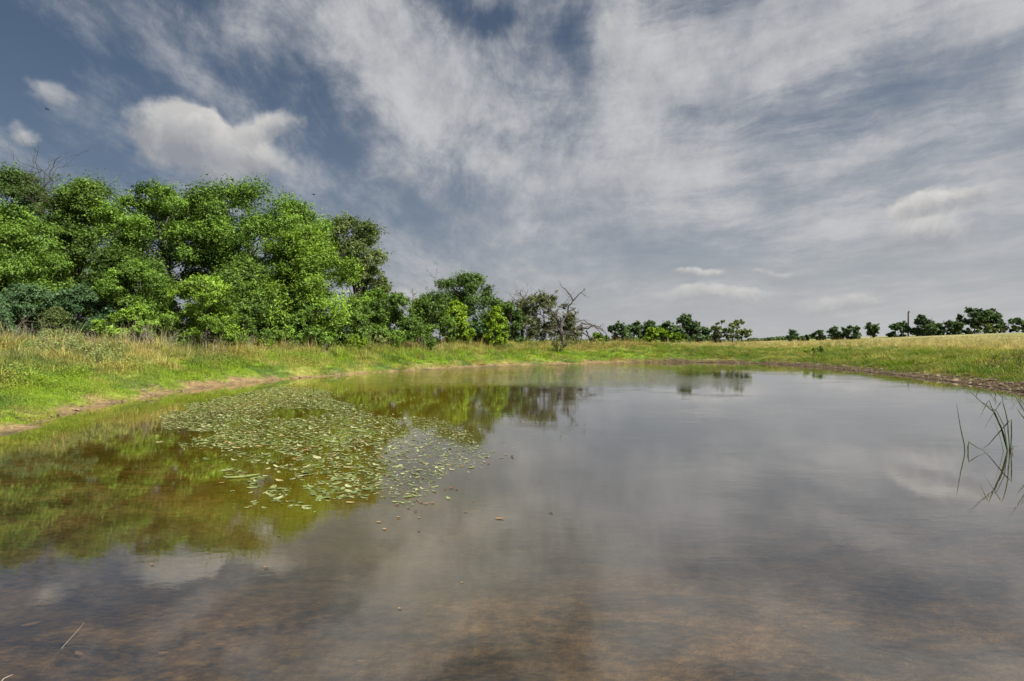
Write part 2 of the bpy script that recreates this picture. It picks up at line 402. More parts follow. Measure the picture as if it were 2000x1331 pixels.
hgt = q.m('ADD', q.m('MULTIPLY', w1, q.m('MULTIPLY', patch, .0009)), q.m('MULTIPLY', w2, q.m('MULTIPLY', patch, .00055)))
pat2 = q.sm(q.noise(mp.outputs[0], .45, 4, .6), .50, .66)
hgt = q.m('ADD', hgt, q.m('MULTIPLY', q.m('MULTIPLY', w2, q.sm(X_, -3, 2)), q.m('MULTIPLY', pat2, .0022)))
hgt = q.m('ADD', hgt, q.m('MULTIPLY', w3, q.m('MULTIPLY', choppy, .034)))
bp = q.new('ShaderNodeBump'); bp.inputs['Strength'].default_value = 1; bp.inputs['Distance'].default_value = 1; q.l.new(hgt, bp.inputs['Height'])
gl = q.new('ShaderNodeBsdfGlossy'); gl.inputs['Roughness'].default_value = .012; gl.inputs[0].default_value = (1, 1, 1, 1); q.l.new(bp.outputs[0], gl.inputs['Normal'])
mk = q.noise(pos, .35, 4, .6)
gold_ = q.mix(q.sm(mk, .3, .7), (.135, .100, .004), (.185, .140, .006))  # left-hand murk colour, with the glow of a sunlit bottom painted in
df = q.new('ShaderNodeBsdfDiffuse'); q.l.new(q.mix(q.m('MAXIMUM', q.sm(X_, -3, 1.5), q.sm(q.m('ADD', Y_, q.m('MULTIPLY', X_, .5)), 4.5, 2.0)), gold_, q.mix(q.sm(mk, .3, .7), (.048, .040, .025), (.064, .052, .032))), df.inputs[0])
tp = q.new('ShaderNodeBsdfTransparent'); tp.inputs[0].default_value = (.90, .80, .62, 1)
T = q.m('EXPONENT', q.m('MULTIPLY', dep.outputs['Fac'], -1.9))
body = q.new('ShaderNodeMixShader'); q.l.new(T, body.inputs[0]); q.l.new(df.outputs[0], body.inputs[1]); q.l.new(tp.outputs[0], body.inputs[2])
fr = q.new('ShaderNodeFresnel'); fr.inputs['IOR'].default_value = 1.36; q.l.new(bp.outputs[0], fr.inputs['Normal'])
frf = q.m('POWER', fr.outputs[0], .54, clamp=True)
ms = q.new('ShaderNodeMixShader'); q.l.new(frf, ms.inputs[0]); q.l.new(body.outputs[0], ms.inputs[1]); q.l.new(gl.outputs[0], ms.inputs[2])
o_ = q.new('ShaderNodeOutputMaterial'); q.l.new(ms.outputs[0], o_.inputs[0])
water = mesh_np('water', wv, rm[wf], wm, pattr={'depth': np.maximum(0, -wz[used])})
tag(water, kind='structure')

# ------------------------------------------------------------------ tubes
class Tubes:
    def __init__(s): s.v = []; s.f = []; s.n = 0
    def add(s, pts, r0, r1=None, sides=5, rr=None):
        pts = np.asarray(pts, float); k = len(pts)
        if k < 2: return
        rs = np.linspace(r0, r1 if r1 is not None else r0 * .3, k) if rr is None else np.asarray(rr)
        tg = np.gradient(pts, axis=0); tg /= np.linalg.norm(tg, axis=1)[:, None] + 1e-9
        up = np.array([0, 0, 1.]) if abs(tg[:, 2]).mean() < .8 else np.array([1., 0, 0])
        a = np.cross(tg, up); a /= np.linalg.norm(a, axis=1)[:, None] + 1e-9; b = np.cross(tg, a)
        an = np.arange(sides) / sides * 2 * math.pi
        ring = pts[:, None, :] + rs[:, None, None] * (np.cos(an)[None, :, None] * a[:, None, :] + np.sin(an)[None, :, None] * b[:, None, :])
        s.v.append(ring.reshape(-1, 3))
        id_ = s.n + np.arange(k * sides).reshape(k, sides); nx_ = np.roll(id_, -1, 1)
        s.f.append(np.stack([id_[:-1], nx_[:-1], nx_[1:], id_[1:]], -1).reshape(-1, 4)); s.n += k * sides
        e = s.n; s.v.append((pts[-1] + tg[-1] * rs[-1] * .8)[None]); s.n += 1
        s.f.append(np.stack([id_[-1], nx_[-1], np.full(sides, e), np.full(sides, e)], -1))
    def obj(s, name, mat, parent=None):
        f = np.concatenate(s.f); tri = f[:, 2] == f[:, 3]
        return mesh_np(name, np.concatenate(s.v), [f[~tri], f[tri][:, :3]], mat, parent, smooth=True)
def wig(rg, a, b, n, amp, sag=0.0):
    a = np.asarray(a, float); b = np.asarray(b, float); t_ = np.linspace(0, 1, n)[:, None]
    L = np.linalg.norm(b - a); p = a + (b - a) * t_
    off = rg.normal(0, 1, (n, 3)).cumsum(0); off -= off[0] + (off[-1] - off[0]) * t_
    p = p + off * amp * L / n; p[:, 2] += sag * L * np.sin(np.pi * t_[:, 0])
    return p

# ------------------------------------------------------------------ leaves
def leaf_quads(rg, c, nrm, size, aspect=.55):
    n_ = len(c); t1 = np.cross(nrm, rg.normal(0, 1, (n_, 3))); t1 /= np.linalg.norm(t1, axis=1)[:, None] + 1e-9
    t2 = np.cross(nrm, t1); s = size[:, None]
    v = np.stack([c - t1 * s * .5, c + t2 * s * aspect * .5 + nrm * s * .10, c + t1 * s * .5, c - t2 * s * aspect * .5 + nrm * s * .10], 1)
    return v.reshape(-1, 3), np.arange(n_ * 4).reshape(n_, 4)
def leaf_tris(rg, c, nrm, size, aspect=.8):
    n_ = len(c); t1 = np.cross(nrm, rg.normal(0, 1, (n_, 3))); t1 /= np.linalg.norm(t1, axis=1)[:, None] + 1e-9
    t2 = np.cross(nrm, t1); s = size[:, None]
    v = np.stack([c - t1 * s * .5, c + t1 * s * .5 + t2 * s * .12, c + t2 * s * aspect - t1 * s * rg.uniform(-.2, .2, (n_, 1))], 1)
    return v.reshape(-1, 3), np.arange(n_ * 3).reshape(n_, 3)
def unit(v): return v / (np.linalg.norm(v, axis=-1, keepdims=True) + 1e-9)

def crown_radius(shape, u):
    if shape == 'round': return np.sqrt(np.clip(1 - (2 * u - 1) ** 2, 0, 1)) ** .85
    if shape == 'dome': return np.sqrt(np.clip(1 - u ** 2.4, 0, 1)) * (0.72 + .28 * np.clip(u / .3, 0, 1))
    if shape == 'cone': return np.clip(1.02 - u, 0, 1) ** .75 * (.6 + .4 * np.clip(u / .15, 0, 1))
    if shape == 'vase': return np.sqrt(np.clip(1 - np.abs(2 * u - 1.25) ** 3 / 1.95, 0, 1)) * (.45 + .55 * np.clip(u / .6, 0, 1))
    return np.ones_like(u)
LEAFN = []
def tree(name, label, cat, px, ytop, wpx, Y, col, seed, clear=0.0, shape='dome', clumps=26, dens=1.0, leaf=1.0, twiggy=.3, bare=0, group=None, depth=.8, lean=0.0, ybase=None, flat=.78):
    rg = np.random.RandomState(seed)
    x0 = (px - 1000) / F * Y
    zb = lz(x0, Y) - .05
    zt = CAM_H + (HOR - ytop) / F * Y
    H = max(zt - zb, .3); rx = wpx / 2 / F * Y * (1.12 if Y > 60 else 1.09); ry = rx * depth
    e = empty(name, (x0, Y, zb), label, cat, group)
    z0 = clear * H
    ch = H - z0
    # clumps of foliage spread in the crown
    k = int(clumps * 1.25); u = (np.arange(k) + rg.rand(k)) / k; u = u * .96; rg.shuffle(u); th = rg.uniform(0, 2 * math.pi, k) + np.arange(k) * 2.4
    rf = np.sqrt(rg.uniform(.10, 1.0, k))
    cr = (rg.uniform(.20, .40, k) * min(rx, ch * .55) * (1.25 if k < 16 else 1.0)) * (24 / max(k, 12)) ** .25
    prof = crown_radius(shape, u)
    rr = np.clip(prof * rx - cr * .62, 0.02, None) * rf
    C = np.stack([np.cos(th) * rr + lean * H * u, np.sin(th) * rr * depth, z0 + cr * .3 + u * (ch - cr * 1.22)], 1)
    C[:, 2] = np.maximum(C[:, 2], cr * .35)
    # spikes of leaf along twigs that radiate from each clump
    px_area = (wpx / 2) * ((HOR + 3 - ytop) * (1 - clear) / 2)
    N = int(min(100000, max(900, px_area * (7.6 if Y < 60 else 10) * dens)))
    lsz = leaf * 1.62 * 2 / F * Y
    w = cr ** 2; cnt = np.maximum(20, (w / w.sum() * N)).astype(int)
    P = []; Nn = []; Tn = []; tw = Tubes()
    for i in range(k):
        m_ = cnt[i]; nt = max(5, int(m_ / 26))
        dr = unit(rg.normal(0, 1, (nt, 3)) + np.array([0, 0, .38]) + .55 * unit(C[i] * np.array([1, 1, .35]) + 1e-3))
        ln = cr[i] * (rg.uniform(.65, 1.12, nt) + (rg.rand(nt) < .22) * rg.uniform(.12, .5, nt) * (1 + twiggy))
        sel = rg.randint(0, nt, m_); s_ = rg.uniform(.22, 1, m_) ** .62
        p = C[i] + dr[sel] * (ln[sel] * s_)[:, None] * np.array([1, 1, flat])
        p = p + rg.normal(0, 1, (m_, 3)) * cr[i] * .115
        P.append(p)
        Nn.append(unit(dr[sel] * .75 + rg.normal(0, .62, (m_, 3)) + np.array([0, 0, .45])))
        ct = rg.normal(.45, .20)  # wide spread of clump tones paints deep shadow between the lobes
        Tn.append(np.clip(ct + (dr[sel][:, 2] * s_) * .18 + rg.normal(0, .19, m_), 0, 1))  # upper leaves lighter, lower ones darker: light from above painted into the tint
        if twiggy > 0 and Y < 60:
            for j in range(min(nt, 4)):
                tw.add(wig(rg, C[i], C[i] + dr[j] * ln[j] * np.array([1, 1, flat]), 3, .2), cr[i] * .018, cr[i] * .005, 3)
    P = np.concatenate(P); Nn = np.concatenate(Nn); Tn = np.concatenate(Tn)
    P[:, 2] = np.maximum(P[:, 2], rg.uniform(.0, .25, len(P)))
    sz = lsz * np.exp(rg.normal(-.05, .32, len(P)))
    v, f = leaf_tris(rg, P, Nn, sz); LEAFN.append(len(f))
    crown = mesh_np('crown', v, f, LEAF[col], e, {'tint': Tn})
    # trunk and limbs
    tr = .013 * H + .02 * rx / 3 + .008
    nst = 1 if clear > .12 else 2
    stems = []
    for s_i in range(nst):
        off = np.array([rg.normal(0, .12) * rx * (nst > 1), rg.normal(0, .1) * rx * (nst > 1), 0])
        tp = np.array([lean * H * .6 + off[0] * 2.5, off[1] * 2.5, z0 + ch * .68])
        pth = wig(rg, off + np.array([0, 0, -.1]), tp, 8, .22); stems.append(pth)
        tw.add(pth, tr * (1 if nst == 1 else .55), tr * .22, 7)
    order = np.argsort(-cr)[:34]
    for i in order:
        pth = stems[i % nst]; zf = np.clip(C[i][2] * rg.uniform(.45, .8), pth[0, 2], pth[-1, 2])
        j = int(np.argmin(np.abs(pth[:, 2] - zf)))
        tw.add(wig(rg, pth[j], C[i], 6, .28, .05), tr * .34 * (1 - .5 * j / 8), tr * .06, 5)
    for j in range(bare):
        a = rg.uniform(0, 2 * math.pi); zz = rg.uniform(.7, 1.0)
        b0 = np.array([math.cos(a) * rx * .35, math.sin(a) * ry * .35, z0 + ch * zz * .7]); b1 = b0 + np.array([math.cos(a) * rx * rg.uniform(.2, .7), math.sin(a) * ry * .3, ch * rg.uniform(.15, .34)])
        branch(tw, rg, b0, b1, tr * .22, 3)
    tw.obj('trunk', BARK, e)
    return e
def branch(tw, rg, a, b, r, lev, kids=4, amp=.35):
    p = wig(rg, a, b, 6, amp); tw.add(p, r, r * .35, 5 if lev > 1 else 3)
    if lev <= 0: return
    L = np.linalg.norm(np.asarray(b) - np.asarray(a)); dr = (np.asarray(b) - np.asarray(a)) / L
    for k in range(kids):
        j = rg.randint(2, 6); dd = unit(dr + rg.normal(0, .65, 3)); dd[2] += .15
        branch(tw, rg, p[j], p[j] + dd * L * rg.uniform(.25, .55), r * .5, lev - 1, max(2, kids - 1), amp)

G1 = 'trees of the wood behind the left bank'; G2 = 'bushes along the foot of the wood'
# name, label, category, px, ytop, wpx, Y, colour, seed, options
T_ = [
 ('dark_tree', 'dark green tall tree with twiggy top at the left edge behind the bright drooping tree', 'tree', 20, 312, 230, 35, 'dark', 1, dict(clear=.15, clumps=44, bare=5, group=G1, leaf=.9)),
 ('tall_tree', 'tall loose yellow green tree with wispy see-through top near the left edge of the wood', 'tree', 168, 333, 210, 33, 'mid', 2, dict(clear=.1, clumps=46, dens=.75, bare=9, twiggy=1.2, group=G1)),
 ('broad_tree', 'broad tree with an open crown showing bare limbs, left of the tallest domed tree', 'tree', 330, 352, 250, 33, 'fresh', 3, dict(clear=.32, clumps=44, shape='round', dens=.9, group=G1)),
 ('domed_tree', 'tallest domed green tree in the middle of the wood with dark limbs showing', 'tree', 490, 345, 300, 35, 'fresh', 4, dict(clear=.22, clumps=60, shape='round', group=G1, dens=.85)),
 ('leafy_tree', 'lush leafy bright green tree filling the right front of the wood down to the bank', 'tree', 590, 428, 250, 33, 'bright', 5, dict(clear=.04, clumps=60, group=G1, dens=.95)),
 ('olive_tree', 'olive green round tree sticking out behind the right end of the wood', 'tree', 680, 415, 150, 41, 'olive', 6, dict(clear=.45, clumps=30, shape='round', group=G1, lean=.02, dens=.9, twiggy=.8)),
 ('dull_tree', 'small dull green tree under the olive round tree at the right end of the wood', 'tree', 724, 512, 96, 44, 'olive', 7, dict(clear=.2, clumps=18, group=G1)),
 ('drooping_tree', 'bright green tree with drooping leaf masses cut by the left edge of the picture', 'tree', 5, 385, 230, 25, 'fresh', 8, dict(clear=.05, clumps=52, group=G1)),
 ('filler_tree', 'shaded mid green tree between the wispy tall tree and the open broad tree', 'tree', 240, 470, 190, 29, 'mid', 9, dict(clear=.05, clumps=36, group=G1)),
 ('filler_tree', 'deep green tree low in the wood below the tallest domed tree', 'tree', 470, 500, 200, 31, 'mid', 10, dict(clear=.04, clumps=36, group=G1)),
 ('bush', 'dark blue green bush low at the left edge below the drooping tree', 'bush', 60, 548, 170, 23.5, 'blue', 11, dict(clumps=26, group=G2)),
 ('bush', 'dark blue green bush in the hollow right of the feathery cedar', 'bush', 165, 548, 120, 24, 'blue', 12, dict(clumps=22, group=G2)),
 ('bush', 'bright green bush with a low yellow green skirt, left of the big pale rounded bush', 'bush', 262, 497, 150, 25, 'fresh', 13, dict(clumps=34, group=G2)),
 ('bush', 'low yellow green bush at the foot of the bright bush above dead stalks', 'bush', 258, 592, 130, 23.4, 'bright', 14, dict(clumps=20, group=G2, clear=.12)),
 ('bush', 'big pale yellow green rounded bush with thin arching twigs, under the domed tree', 'bush', 395, 528, 155, 25, 'bright', 15, dict(clumps=34, group=G2, bare=3)),
 ('bush', 'rounded mid green bush in front of the lush leafy tree', 'bush', 590, 572, 125, 31, 'fresh', 16, dict(clumps=26, group=G2)),
 ('bush', 'shaded bush right of the rounded mid green bush, below the olive tree', 'bush', 690, 578, 110, 34.5, 'mid', 17, dict(clumps=22, group=G2)),
 ('bush', 'dense dark green bush closing the right end of the wood', 'bush', 768, 566, 122, 37.5, 'mid', 18, dict(clumps=24, group=G2)),
 ('bush', 'pale mid green bush stepping down under the small dull tree at the wood end', 'bush', 728, 556, 110, 38.5, 'fresh', 49, dict(clumps=24, group=G2)),
 ('bush', 'shadowy bush between the pale rounded bush and the mid green one', 'bush', 495, 590, 110, 28, 'mid', 19, dict(clumps=20, group=G2)),
 ('cedar', 'feathery brown green cedar at the foot of the wood near the left edge', 'cedar', 112, 588, 90, 22.4, 'olive', 20, dict(clumps=26, shape='cone', twiggy=1.0, flat=.3, leaf=.7)),
 ('bush', 'round green bush left of the yellow tree before the big dark dome', 'bush', 842, 572, 122, 41.5, 'mid', 21, dict(clumps=24)),
 ('bush', 'upright yellow green bush against the dark domed oak', 'bush', 892, 580, 70, 43, 'yellow', 22, dict(clumps=18)),
 ('oak', 'big dark green domed oak standing alone behind the middle of the dam', 'tree', 905, 523, 205, 52, 'dark', 23, dict(clumps=50, clear=.06, bare=3, leaf=.85)),
 ('slim_tree', 'slim bright yellow green tree at the right foot of the domed oak', 'tree', 968, 596, 56, 45, 'yellow', 24, dict(clumps=20)),
 ('bush', 'dark bush between the slim yellow tree and the grey live oak', 'bush', 1000, 586, 78, 51, 'dark', 25, dict(clumps=16)),
 ('bush', 'dark grey green undergrowth bush behind the slim yellow green tree', 'bush', 935, 625, 60, 47, 'blue', 26, dict(clumps=14)),
 ('live_oak', 'grey green gnarled live oak with bare dead branch ends behind the dead tree', 'tree', 1055, 566, 140, 54, 'grey', 27, dict(clumps=36, clear=.1, bare=7, dens=.85, leaf=.85, twiggy=.8)),
 ('bush', 'low grey green bush under the right side of the grey live oak', 'bush', 1115, 628, 60, 54, 'grey', 28, dict(clumps=12)),
 ('distant_tree', 'dark distant tree next right of the fallen dead branches', 'tree', 1203, 628, 68, 84, 'far', 31, dict(clumps=16)),
 ('distant_tree', 'dark distant tree, second right of the fallen dead branches', 'tree', 1240, 626, 62, 86, 'far', 32, dict(clumps=16)),
 ('distant_tree', 'dark distant tree behind the left half of the wide yellow bush', 'tree', 1272, 623, 68, 88, 'far', 33, dict(clumps=16)),
 ('distant_tree', 'dark distant tree behind the right half of the wide yellow bush', 'tree', 1302, 625, 60, 88, 'far', 34, dict(clumps=16)),
 ('distant_bush', 'small fresh green bush glimpsed through the fallen dead branches', 'bush', 1166, 646, 34, 60, 'bright', 35, dict(clumps=10)),
 ('distant_bush', 'wide yellow green bush before the dark distant trees', 'bush', 1281, 637, 92, 72, 'yellow', 36, dict(clumps=24)),
 ('distant_bush', 'small bright bush touching the dark pointed tree on its left', 'bush', 1322, 648, 34, 69, 'bright', 37, dict(clumps=12)),
 ('distant_tree', 'dark pointed distant tree taller than those beside it, mid horizon', 'tree', 1345, 612, 60, 71, 'far', 38, dict(clumps=24, twiggy=.8)),
 ('distant_bush', 'dark low bush leaning on the right of the pointed tree', 'bush', 1378, 637, 40, 73, 'far', 39, dict(clumps=14)),
 ('open_oak', 'open crowned lone tree with see-through branches on the middle horizon', 'tree', 1430, 622, 72, 66, 'olive', 40, dict(clumps=26, clear=.2, shape='round', dens=.8, leaf=.85)),
 ('distant_bush', 'thin scraggly bush at the left side of the open crowned lone tree', 'bush', 1402, 643, 26, 66, 'grey', 41, dict(clumps=9, dens=.6)),
]
FT = 'trees along the top of the dry field'
for i, (px, yt, w_, ex, lab, cl) in enumerate([
    (1549, 642, 26, 'cone', 'dark little tree standing first from the left on the field crest', .05),
    (1567, 657, 10, 'dome', 'tiny sapling right beside the first dark tree on the field crest', .1),
    (1576, 653, 13, 'dome', 'small sapling between the first and second dark trees on the crest', .1),
    (1598, 642, 25, 'dome', 'small dark tree left of the pair of round bushes on the crest', .1),
    (1629, 636, 34, 'dome', 'left one of the pair of touching round dark bushes on the crest', .0),
    (1663, 634, 44, 'dome', 'right and wider one of the pair of touching round bushes on the crest', .0),
    (1701, 629, 31, 'round', 'small tree on a visible stem right of the pair of round bushes', .15),
    (1756, 627, 46, 'dome', 'spreading dark bush left of the utility pole', .0),
    (1800, 612, 42, 'dome', 'tall pointed dark tree just right of the utility pole', .0),
    (1827, 629, 34, 'dome', 'rounded tree leaning on the right of the tall pointed one by the pole', .0),
    (1858, 624, 38, 'round', 'small tree with sky showing through left of the tallest field tree', .15),
    (1905, 598, 52, 'round', 'left crown of the tallest dark tree on the crest near the right edge', .28),
    (1932, 600, 42, 'round', 'right hand crown joined to the tallest dark tree on the crest', .25),
    (1925, 630, 70, 'dome', 'low olive bush under the tallest tree on the crest', .0),
    (1878, 640, 60, 'dome', 'low dark hedge like bush left under the tallest crest tree', .0),
    (1978, 620, 50, 'round', 'arching tree with gaps in its crown at the right end of the crest', .1),
    (2012, 632, 50, 'dome', 'low bush cut by the right edge at the end of the crest', .0)]):
    T_.append(('field_tree' if cl > .02 else 'field_bush', lab, 'tree' if cl > .02 else 'bush', px, yt, w_, 128 + (i * 37 % 5), 'far' if i != 13 else 'olive', 60 + i,
               dict(clumps=max(7, int(w_ / 3)), clear=cl, shape=ex, group=FT, dens=1.1, twiggy=.5, leaf=.8)))
for (nm, lab, cat, px, yt, w_, Y, c, sd_, kw) in T_:
    tree(nm, lab, cat, px, yt, w_, Y, c, sd_, **kw)

# far wood on the horizon: one mass
def far_wood():
    rg = np.random.RandomState(5); P = []
    for (x0, x1, Yd, hh_) in [(-900, 420, 480, 3.0), (-260, -60, 90, 5.0), (200, 330, 430, 4.2), (560, 900, 520, 3.0)]:
        m_ = 5200; x = rg.uniform(x0, x1, m_); top = hh_ * (.55 + .9 * fbm(x / 14, x * 0, 3, 4)); z = top * rg.rand(m_) ** .6
        P.append(np.stack([x, Yd + rg.uniform(-6, 6, m_), z + .9], 1))
    P = np.concatenate(P); nn_ = unit(rg.normal(0, 1, P.shape) + np.array([0, -.4, .6]))
    v, f = leaf_quads(rg, P, nn_, P[:, 1] * .0062 * rg.uniform(.7, 1.3, len(P)), .7)
    tag(mesh_np('far_woods', v, f, LEAF['far'], None, {'tint': rg.rand(len(f))}), 'dark thin line of woods on the far horizon', 'woods', kind='stuff')
far_wood()

# ------------------------------------------------------------------ dead tree and fallen limbs (traced limbs at their own distance)
def at_px(x, y, Y): return np.array([(x - 1000) / F * Y, Y, CAM_H + (HOR - y) / F * Y])
def traced(tw, rg, pts, Y, r0, r1, twigs=2, dy=None, zoom=(780, 500, 4.0), tl=.9):
    p = [at_px(zoom[0] + a / zoom[2], zoom[1] + b / zoom[2], Y) for a, b in pts]
    dy = dy if dy is not None else rg.uniform(-1.2, 1.2)
    for i, v_ in enumerate(p): v_[1] += dy * i / len(p)
    fine = [p[0]]
    for a, b in zip(p[:-1], p[1:]):
        L = np.linalg.norm(b - a)
        fine.append((a + b) / 2 + rg.normal(0, .05, 3) * L); fine.append(b)
    tw.add(fine, r0, r1, 6)
    for k in range(twigs):
        j = rg.randint(1, len(fine)); dd = unit(fine[j] - fine[j - 1]); dd = unit(dd + rg.normal(0, .8, 3))
        branch(tw, rg, fine[j], fine[j] + dd * rg.uniform(.4, 1.0) * tl, max(r1 * .7, .012), 1, 3, .4)
rg = np.random.RandomState(77)
YD = 48.0
xb = (780 + 1275 / 4 - 1000) / F * YD
dt = empty('dead_tree', (xb, YD, lz(xb, YD)), 'gnarled leafless dead tree with two forked limbs reaching above the live oak', 'dead tree')
tw = Tubes()
for pts, r0, r1, k in [
    ([(1282, 700), (1275, 640), (1265, 570), (1245, 505), (1195, 455)], .34, .10, 2),
    ([(1262, 560), (1280, 500), (1305, 465), (1330, 430), (1385, 405)], .22, .07, 2),
    ([(1318, 445), (1320, 392), (1352, 358), (1384, 322), (1415, 290), (1447, 262)], .13, .03, 5),
    ([(1415, 290), (1436, 296), (1452, 318)], .05, .02, 1),
    ([(1356, 356), (1336, 312), (1300, 270), (1262, 250), (1246, 226)], .09, .02, 6),
    ([(1355, 415), (1380, 440), (1406, 450)], .07, .03, 2),
    ([(1200, 460), (1180, 400), (1140, 340), (1108, 275)], .09, .025, 6),
    ([(1250, 575), (1200, 578), (1150, 588)], .09, .03, 3),
    ([(1266, 600), (1310, 590), (1350, 610), (1400, 650)], .09, .02, 4),
    ([(1235, 500), (1222, 460), (1205, 440)], .08, .04, 1),
    ([(1285, 640), (1255, 590), (1230, 560)], .08, .03, 3)]:
    traced(tw, rg, pts, YD, r0 * .72, r1 * .8, int(k * 1.4), tl=.8)
o = tw.obj('trunk', DEADW, dt); o.location = -dt.location
fb = empty('fallen_branches', ((780 + 1480 / 4 - 1000) / F * 49, 49, lz(8, 49)), 'grey fallen dead limbs arching to the ground right of the dead tree', 'fallen branches')
tw = Tubes()
for pts, r0, r1, k in [
    ([(1380, 585), (1425, 560), (1470, 570), (1520, 545), (1580, 575)], .16, .04, 5), ([(1390, 570), (1430, 525), (1490, 530), (1550, 560), (1620, 600)], .14, .03, 6),
    ([(1460, 585), (1480, 630), (1505, 680)], .10, .04, 2), ([(1430, 600), (1500, 640), (1565, 685)], .10, .03, 4), ([(1520, 550), (1570, 600), (1600, 680)], .06, .02, 4),
    ([(1360, 540), (1400, 510), (1440, 500), (1500, 540)], .08, .03, 5), ([(1350, 600), (1380, 640), (1400, 690)], .08, .03, 4), ([(1320, 610), (1400, 640), (1480, 685)], .07, .02, 5),
    ([(1580, 575), (1620, 620), (1650, 670)], .04, .01, 4), ([(1410, 690), (1425, 600), (1450, 570)], .08, .03, 3)]:
    traced(tw, rg, pts, 49, r0 * .8, r1 * .8, k + 1, tl=.8)
o = tw.obj('limb', DEADW, fb); o.location = -fb.location
# bare upper limbs of the live oak and the small dead cedar
do = empty('bare_tree', ((780 + 955 / 4 - 1000) / F * 55, 55, lz(-2, 55)), 'dead bare branched tree poking up behind the left of the live oak', 'dead tree')
tw = Tubes()
for pts, r0, r1, k in [([(965, 690), (955, 520), (962, 380), (970, 330), (942, 290), (955, 268)], .2, .02, 8), ([(970, 335), (990, 300), (1002, 272)], .05, .015, 4),
                       ([(960, 390), (925, 350), (885, 330)], .06, .015, 6), ([(962, 400), (1010, 370), (1045, 330)], .05, .015, 6), ([(945, 300), (925, 290), (915, 305)], .03, .01, 3)]:
    traced(tw, rg, pts, 55, r0, r1, k, tl=1.3)
o = tw.obj('trunk', DEADW, do); o.location = -do.location
dc = empty('dead_cedar', at_px(805, 669, 50) * np.array([1, 1, 0]) + np.array([0, 0, 1.0]), 'small bare dead cedar with short level twigs left of the domed oak', 'dead tree')
tw = Tubes(); b0 = at_px(805, 672, 50); b1 = at_px(806, 564, 50); tw.add(wig(rg, b0, b1, 8, .05), .09, .015, 5)
for k in range(46):
    u_ = rg.uniform(.35, .98); p = b0 + (b1 - b0) * u_; a = rg.uniform(0, 6.3); L = (1.05 - u_) * 2.4 * rg.uniform(.6, 1)
    branch(tw, rg, p, p + np.array([math.cos(a) * L, math.sin(a) * L, L * .3]), .018, 1, 4, .2)
o = tw.obj('trunk', TWIG, dc); o.location = -dc.location

# ------------------------------------------------------------------ bare shrubs, saplings
def fan_shrub(name, label, px, Y, n_, hgt, spread, seed, lean=0, col=None, mat=TWIG, r=.016, ln_n=0):
    rg = np.random.RandomState(seed); x0 = (px - 1000) / F * Y; z = lz(x0, Y)
    e = empty(name, (x0, Y, z - .04), label, 'shrub'); tw = Tubes(); tips = []
    for k in range(n_):
        a = rg.uniform(-1, 1); L = hgt * rg.uniform(.7, 1.1)
        tip = np.array([a * spread * L + lean * L, rg.uniform(-1, 1) * spread * .5 * L, L * (1 - .18 * abs(a))])
        branch(tw, rg, np.array([0, 0, 0]), tip, r, 1, 3, .10); tips.append(tip)
    tw.obj('stem', mat, e)
    if ln_n:
        tips = np.array(tips); P = tips[rg.randint(0, n_, ln_n)] * (1 - .45 * rg.rand(ln_n)[:, None] ** 1.5) + rg.normal(0, hgt * .07, (ln_n, 3))
        v, f = leaf_quads(rg, P, unit(rg.normal(0, 1, P.shape) + [0, 0, .6]), .0036 * Y * rg.uniform(.7, 1.3, ln_n))
        mesh_np('foliage', v, f, LEAF[col], e, {'tint': rg.rand(ln_n)})
    return e
fan_shrub('willow_shrub', 'bare vase shaped shrub of thin stems on the far grass bank below the dead tree', 1090, 43.5, 22, 1.7, .75, 3, .25, 'olive', TWIG, .022, 260)
fan_shrub('sapling', 'small leafy sapling on the bank in front of the round green bush', 840, 38, 8, 1.1, .35, 4, 0, 'mid', TWIG, .014, 700)
fan_shrub('sapling', 'pale sapling on the bank top below the dense dark bush', 742, 35, 7, .9, .45, 5, 0, 'pale', TWIG, .012, 330)
fan_shrub('bright_shrub', 'bright yellow green shrub on the bank top under the olive tree', 697, 32.5, 9, 1.05, .6, 6, 0, 'yellow', TWIG, .012, 900)
fan_shrub('bright_shrub', 'small yellow shrub on the bank top before the lush leafy tree', 520, 27.5, 7, .75, .6, 7, 0, 'yellow', TWIG, .01, 420)
fan_shrub('bright_shrub', 'tiny pale shrub among dead stalks below the big pale bush', 468, 25.8, 6, .75, .5, 8, 0, 'bright', TWIG, .01, 300)
fan_shrub('field_shrub', 'thin small green shrub at the edge of the dry field near the first dark tree', 1585, 43, 6, .9, .8, 9, 0, 'bright', TWIG, .012, 160)
fan_shrub('field_shrub', 'second thin green shrub at the field edge, just right of another', 1604, 43, 5, .75, .5, 10, 0, 'mid', TWIG, .012, 120)
def px_shrub(label, lines, Y, base, r):
    x0 = (base[0] - 1000) / F * Y; z = lz(x0, Y); e = empty('bare_shrub', (x0, Y, z), label, 'shrub'); tw = Tubes(); rg = np.random.RandomState(int(base[0]))
    off = at_px(*base, Y); dz_ = z - off[2]
    for pts in lines:
        p = [at_px(1500 + a / 4, 570 + b / 4, Y) + np.array([0, 0, dz_]) for a, b in pts]
        for i, q_ in enumerate(p): q_[1] += .12 * math.sin(pts[i][0] * .7 + pts[i][1] * .45)
        tw.add(p, r, r * .35, 5)
        for k in range(4):
            j = rg.randint(1, len(p)); dd = unit(unit(p[j] - p[j - 1]) + rg.normal(0, .5, 3)); tw.add(wig(rg, p[j], p[j] + dd * rg.uniform(.15, .4), 4, .2), r * .35, r * .12, 3)
    o = tw.obj('stem', TWIG, e); o.location = -e.location
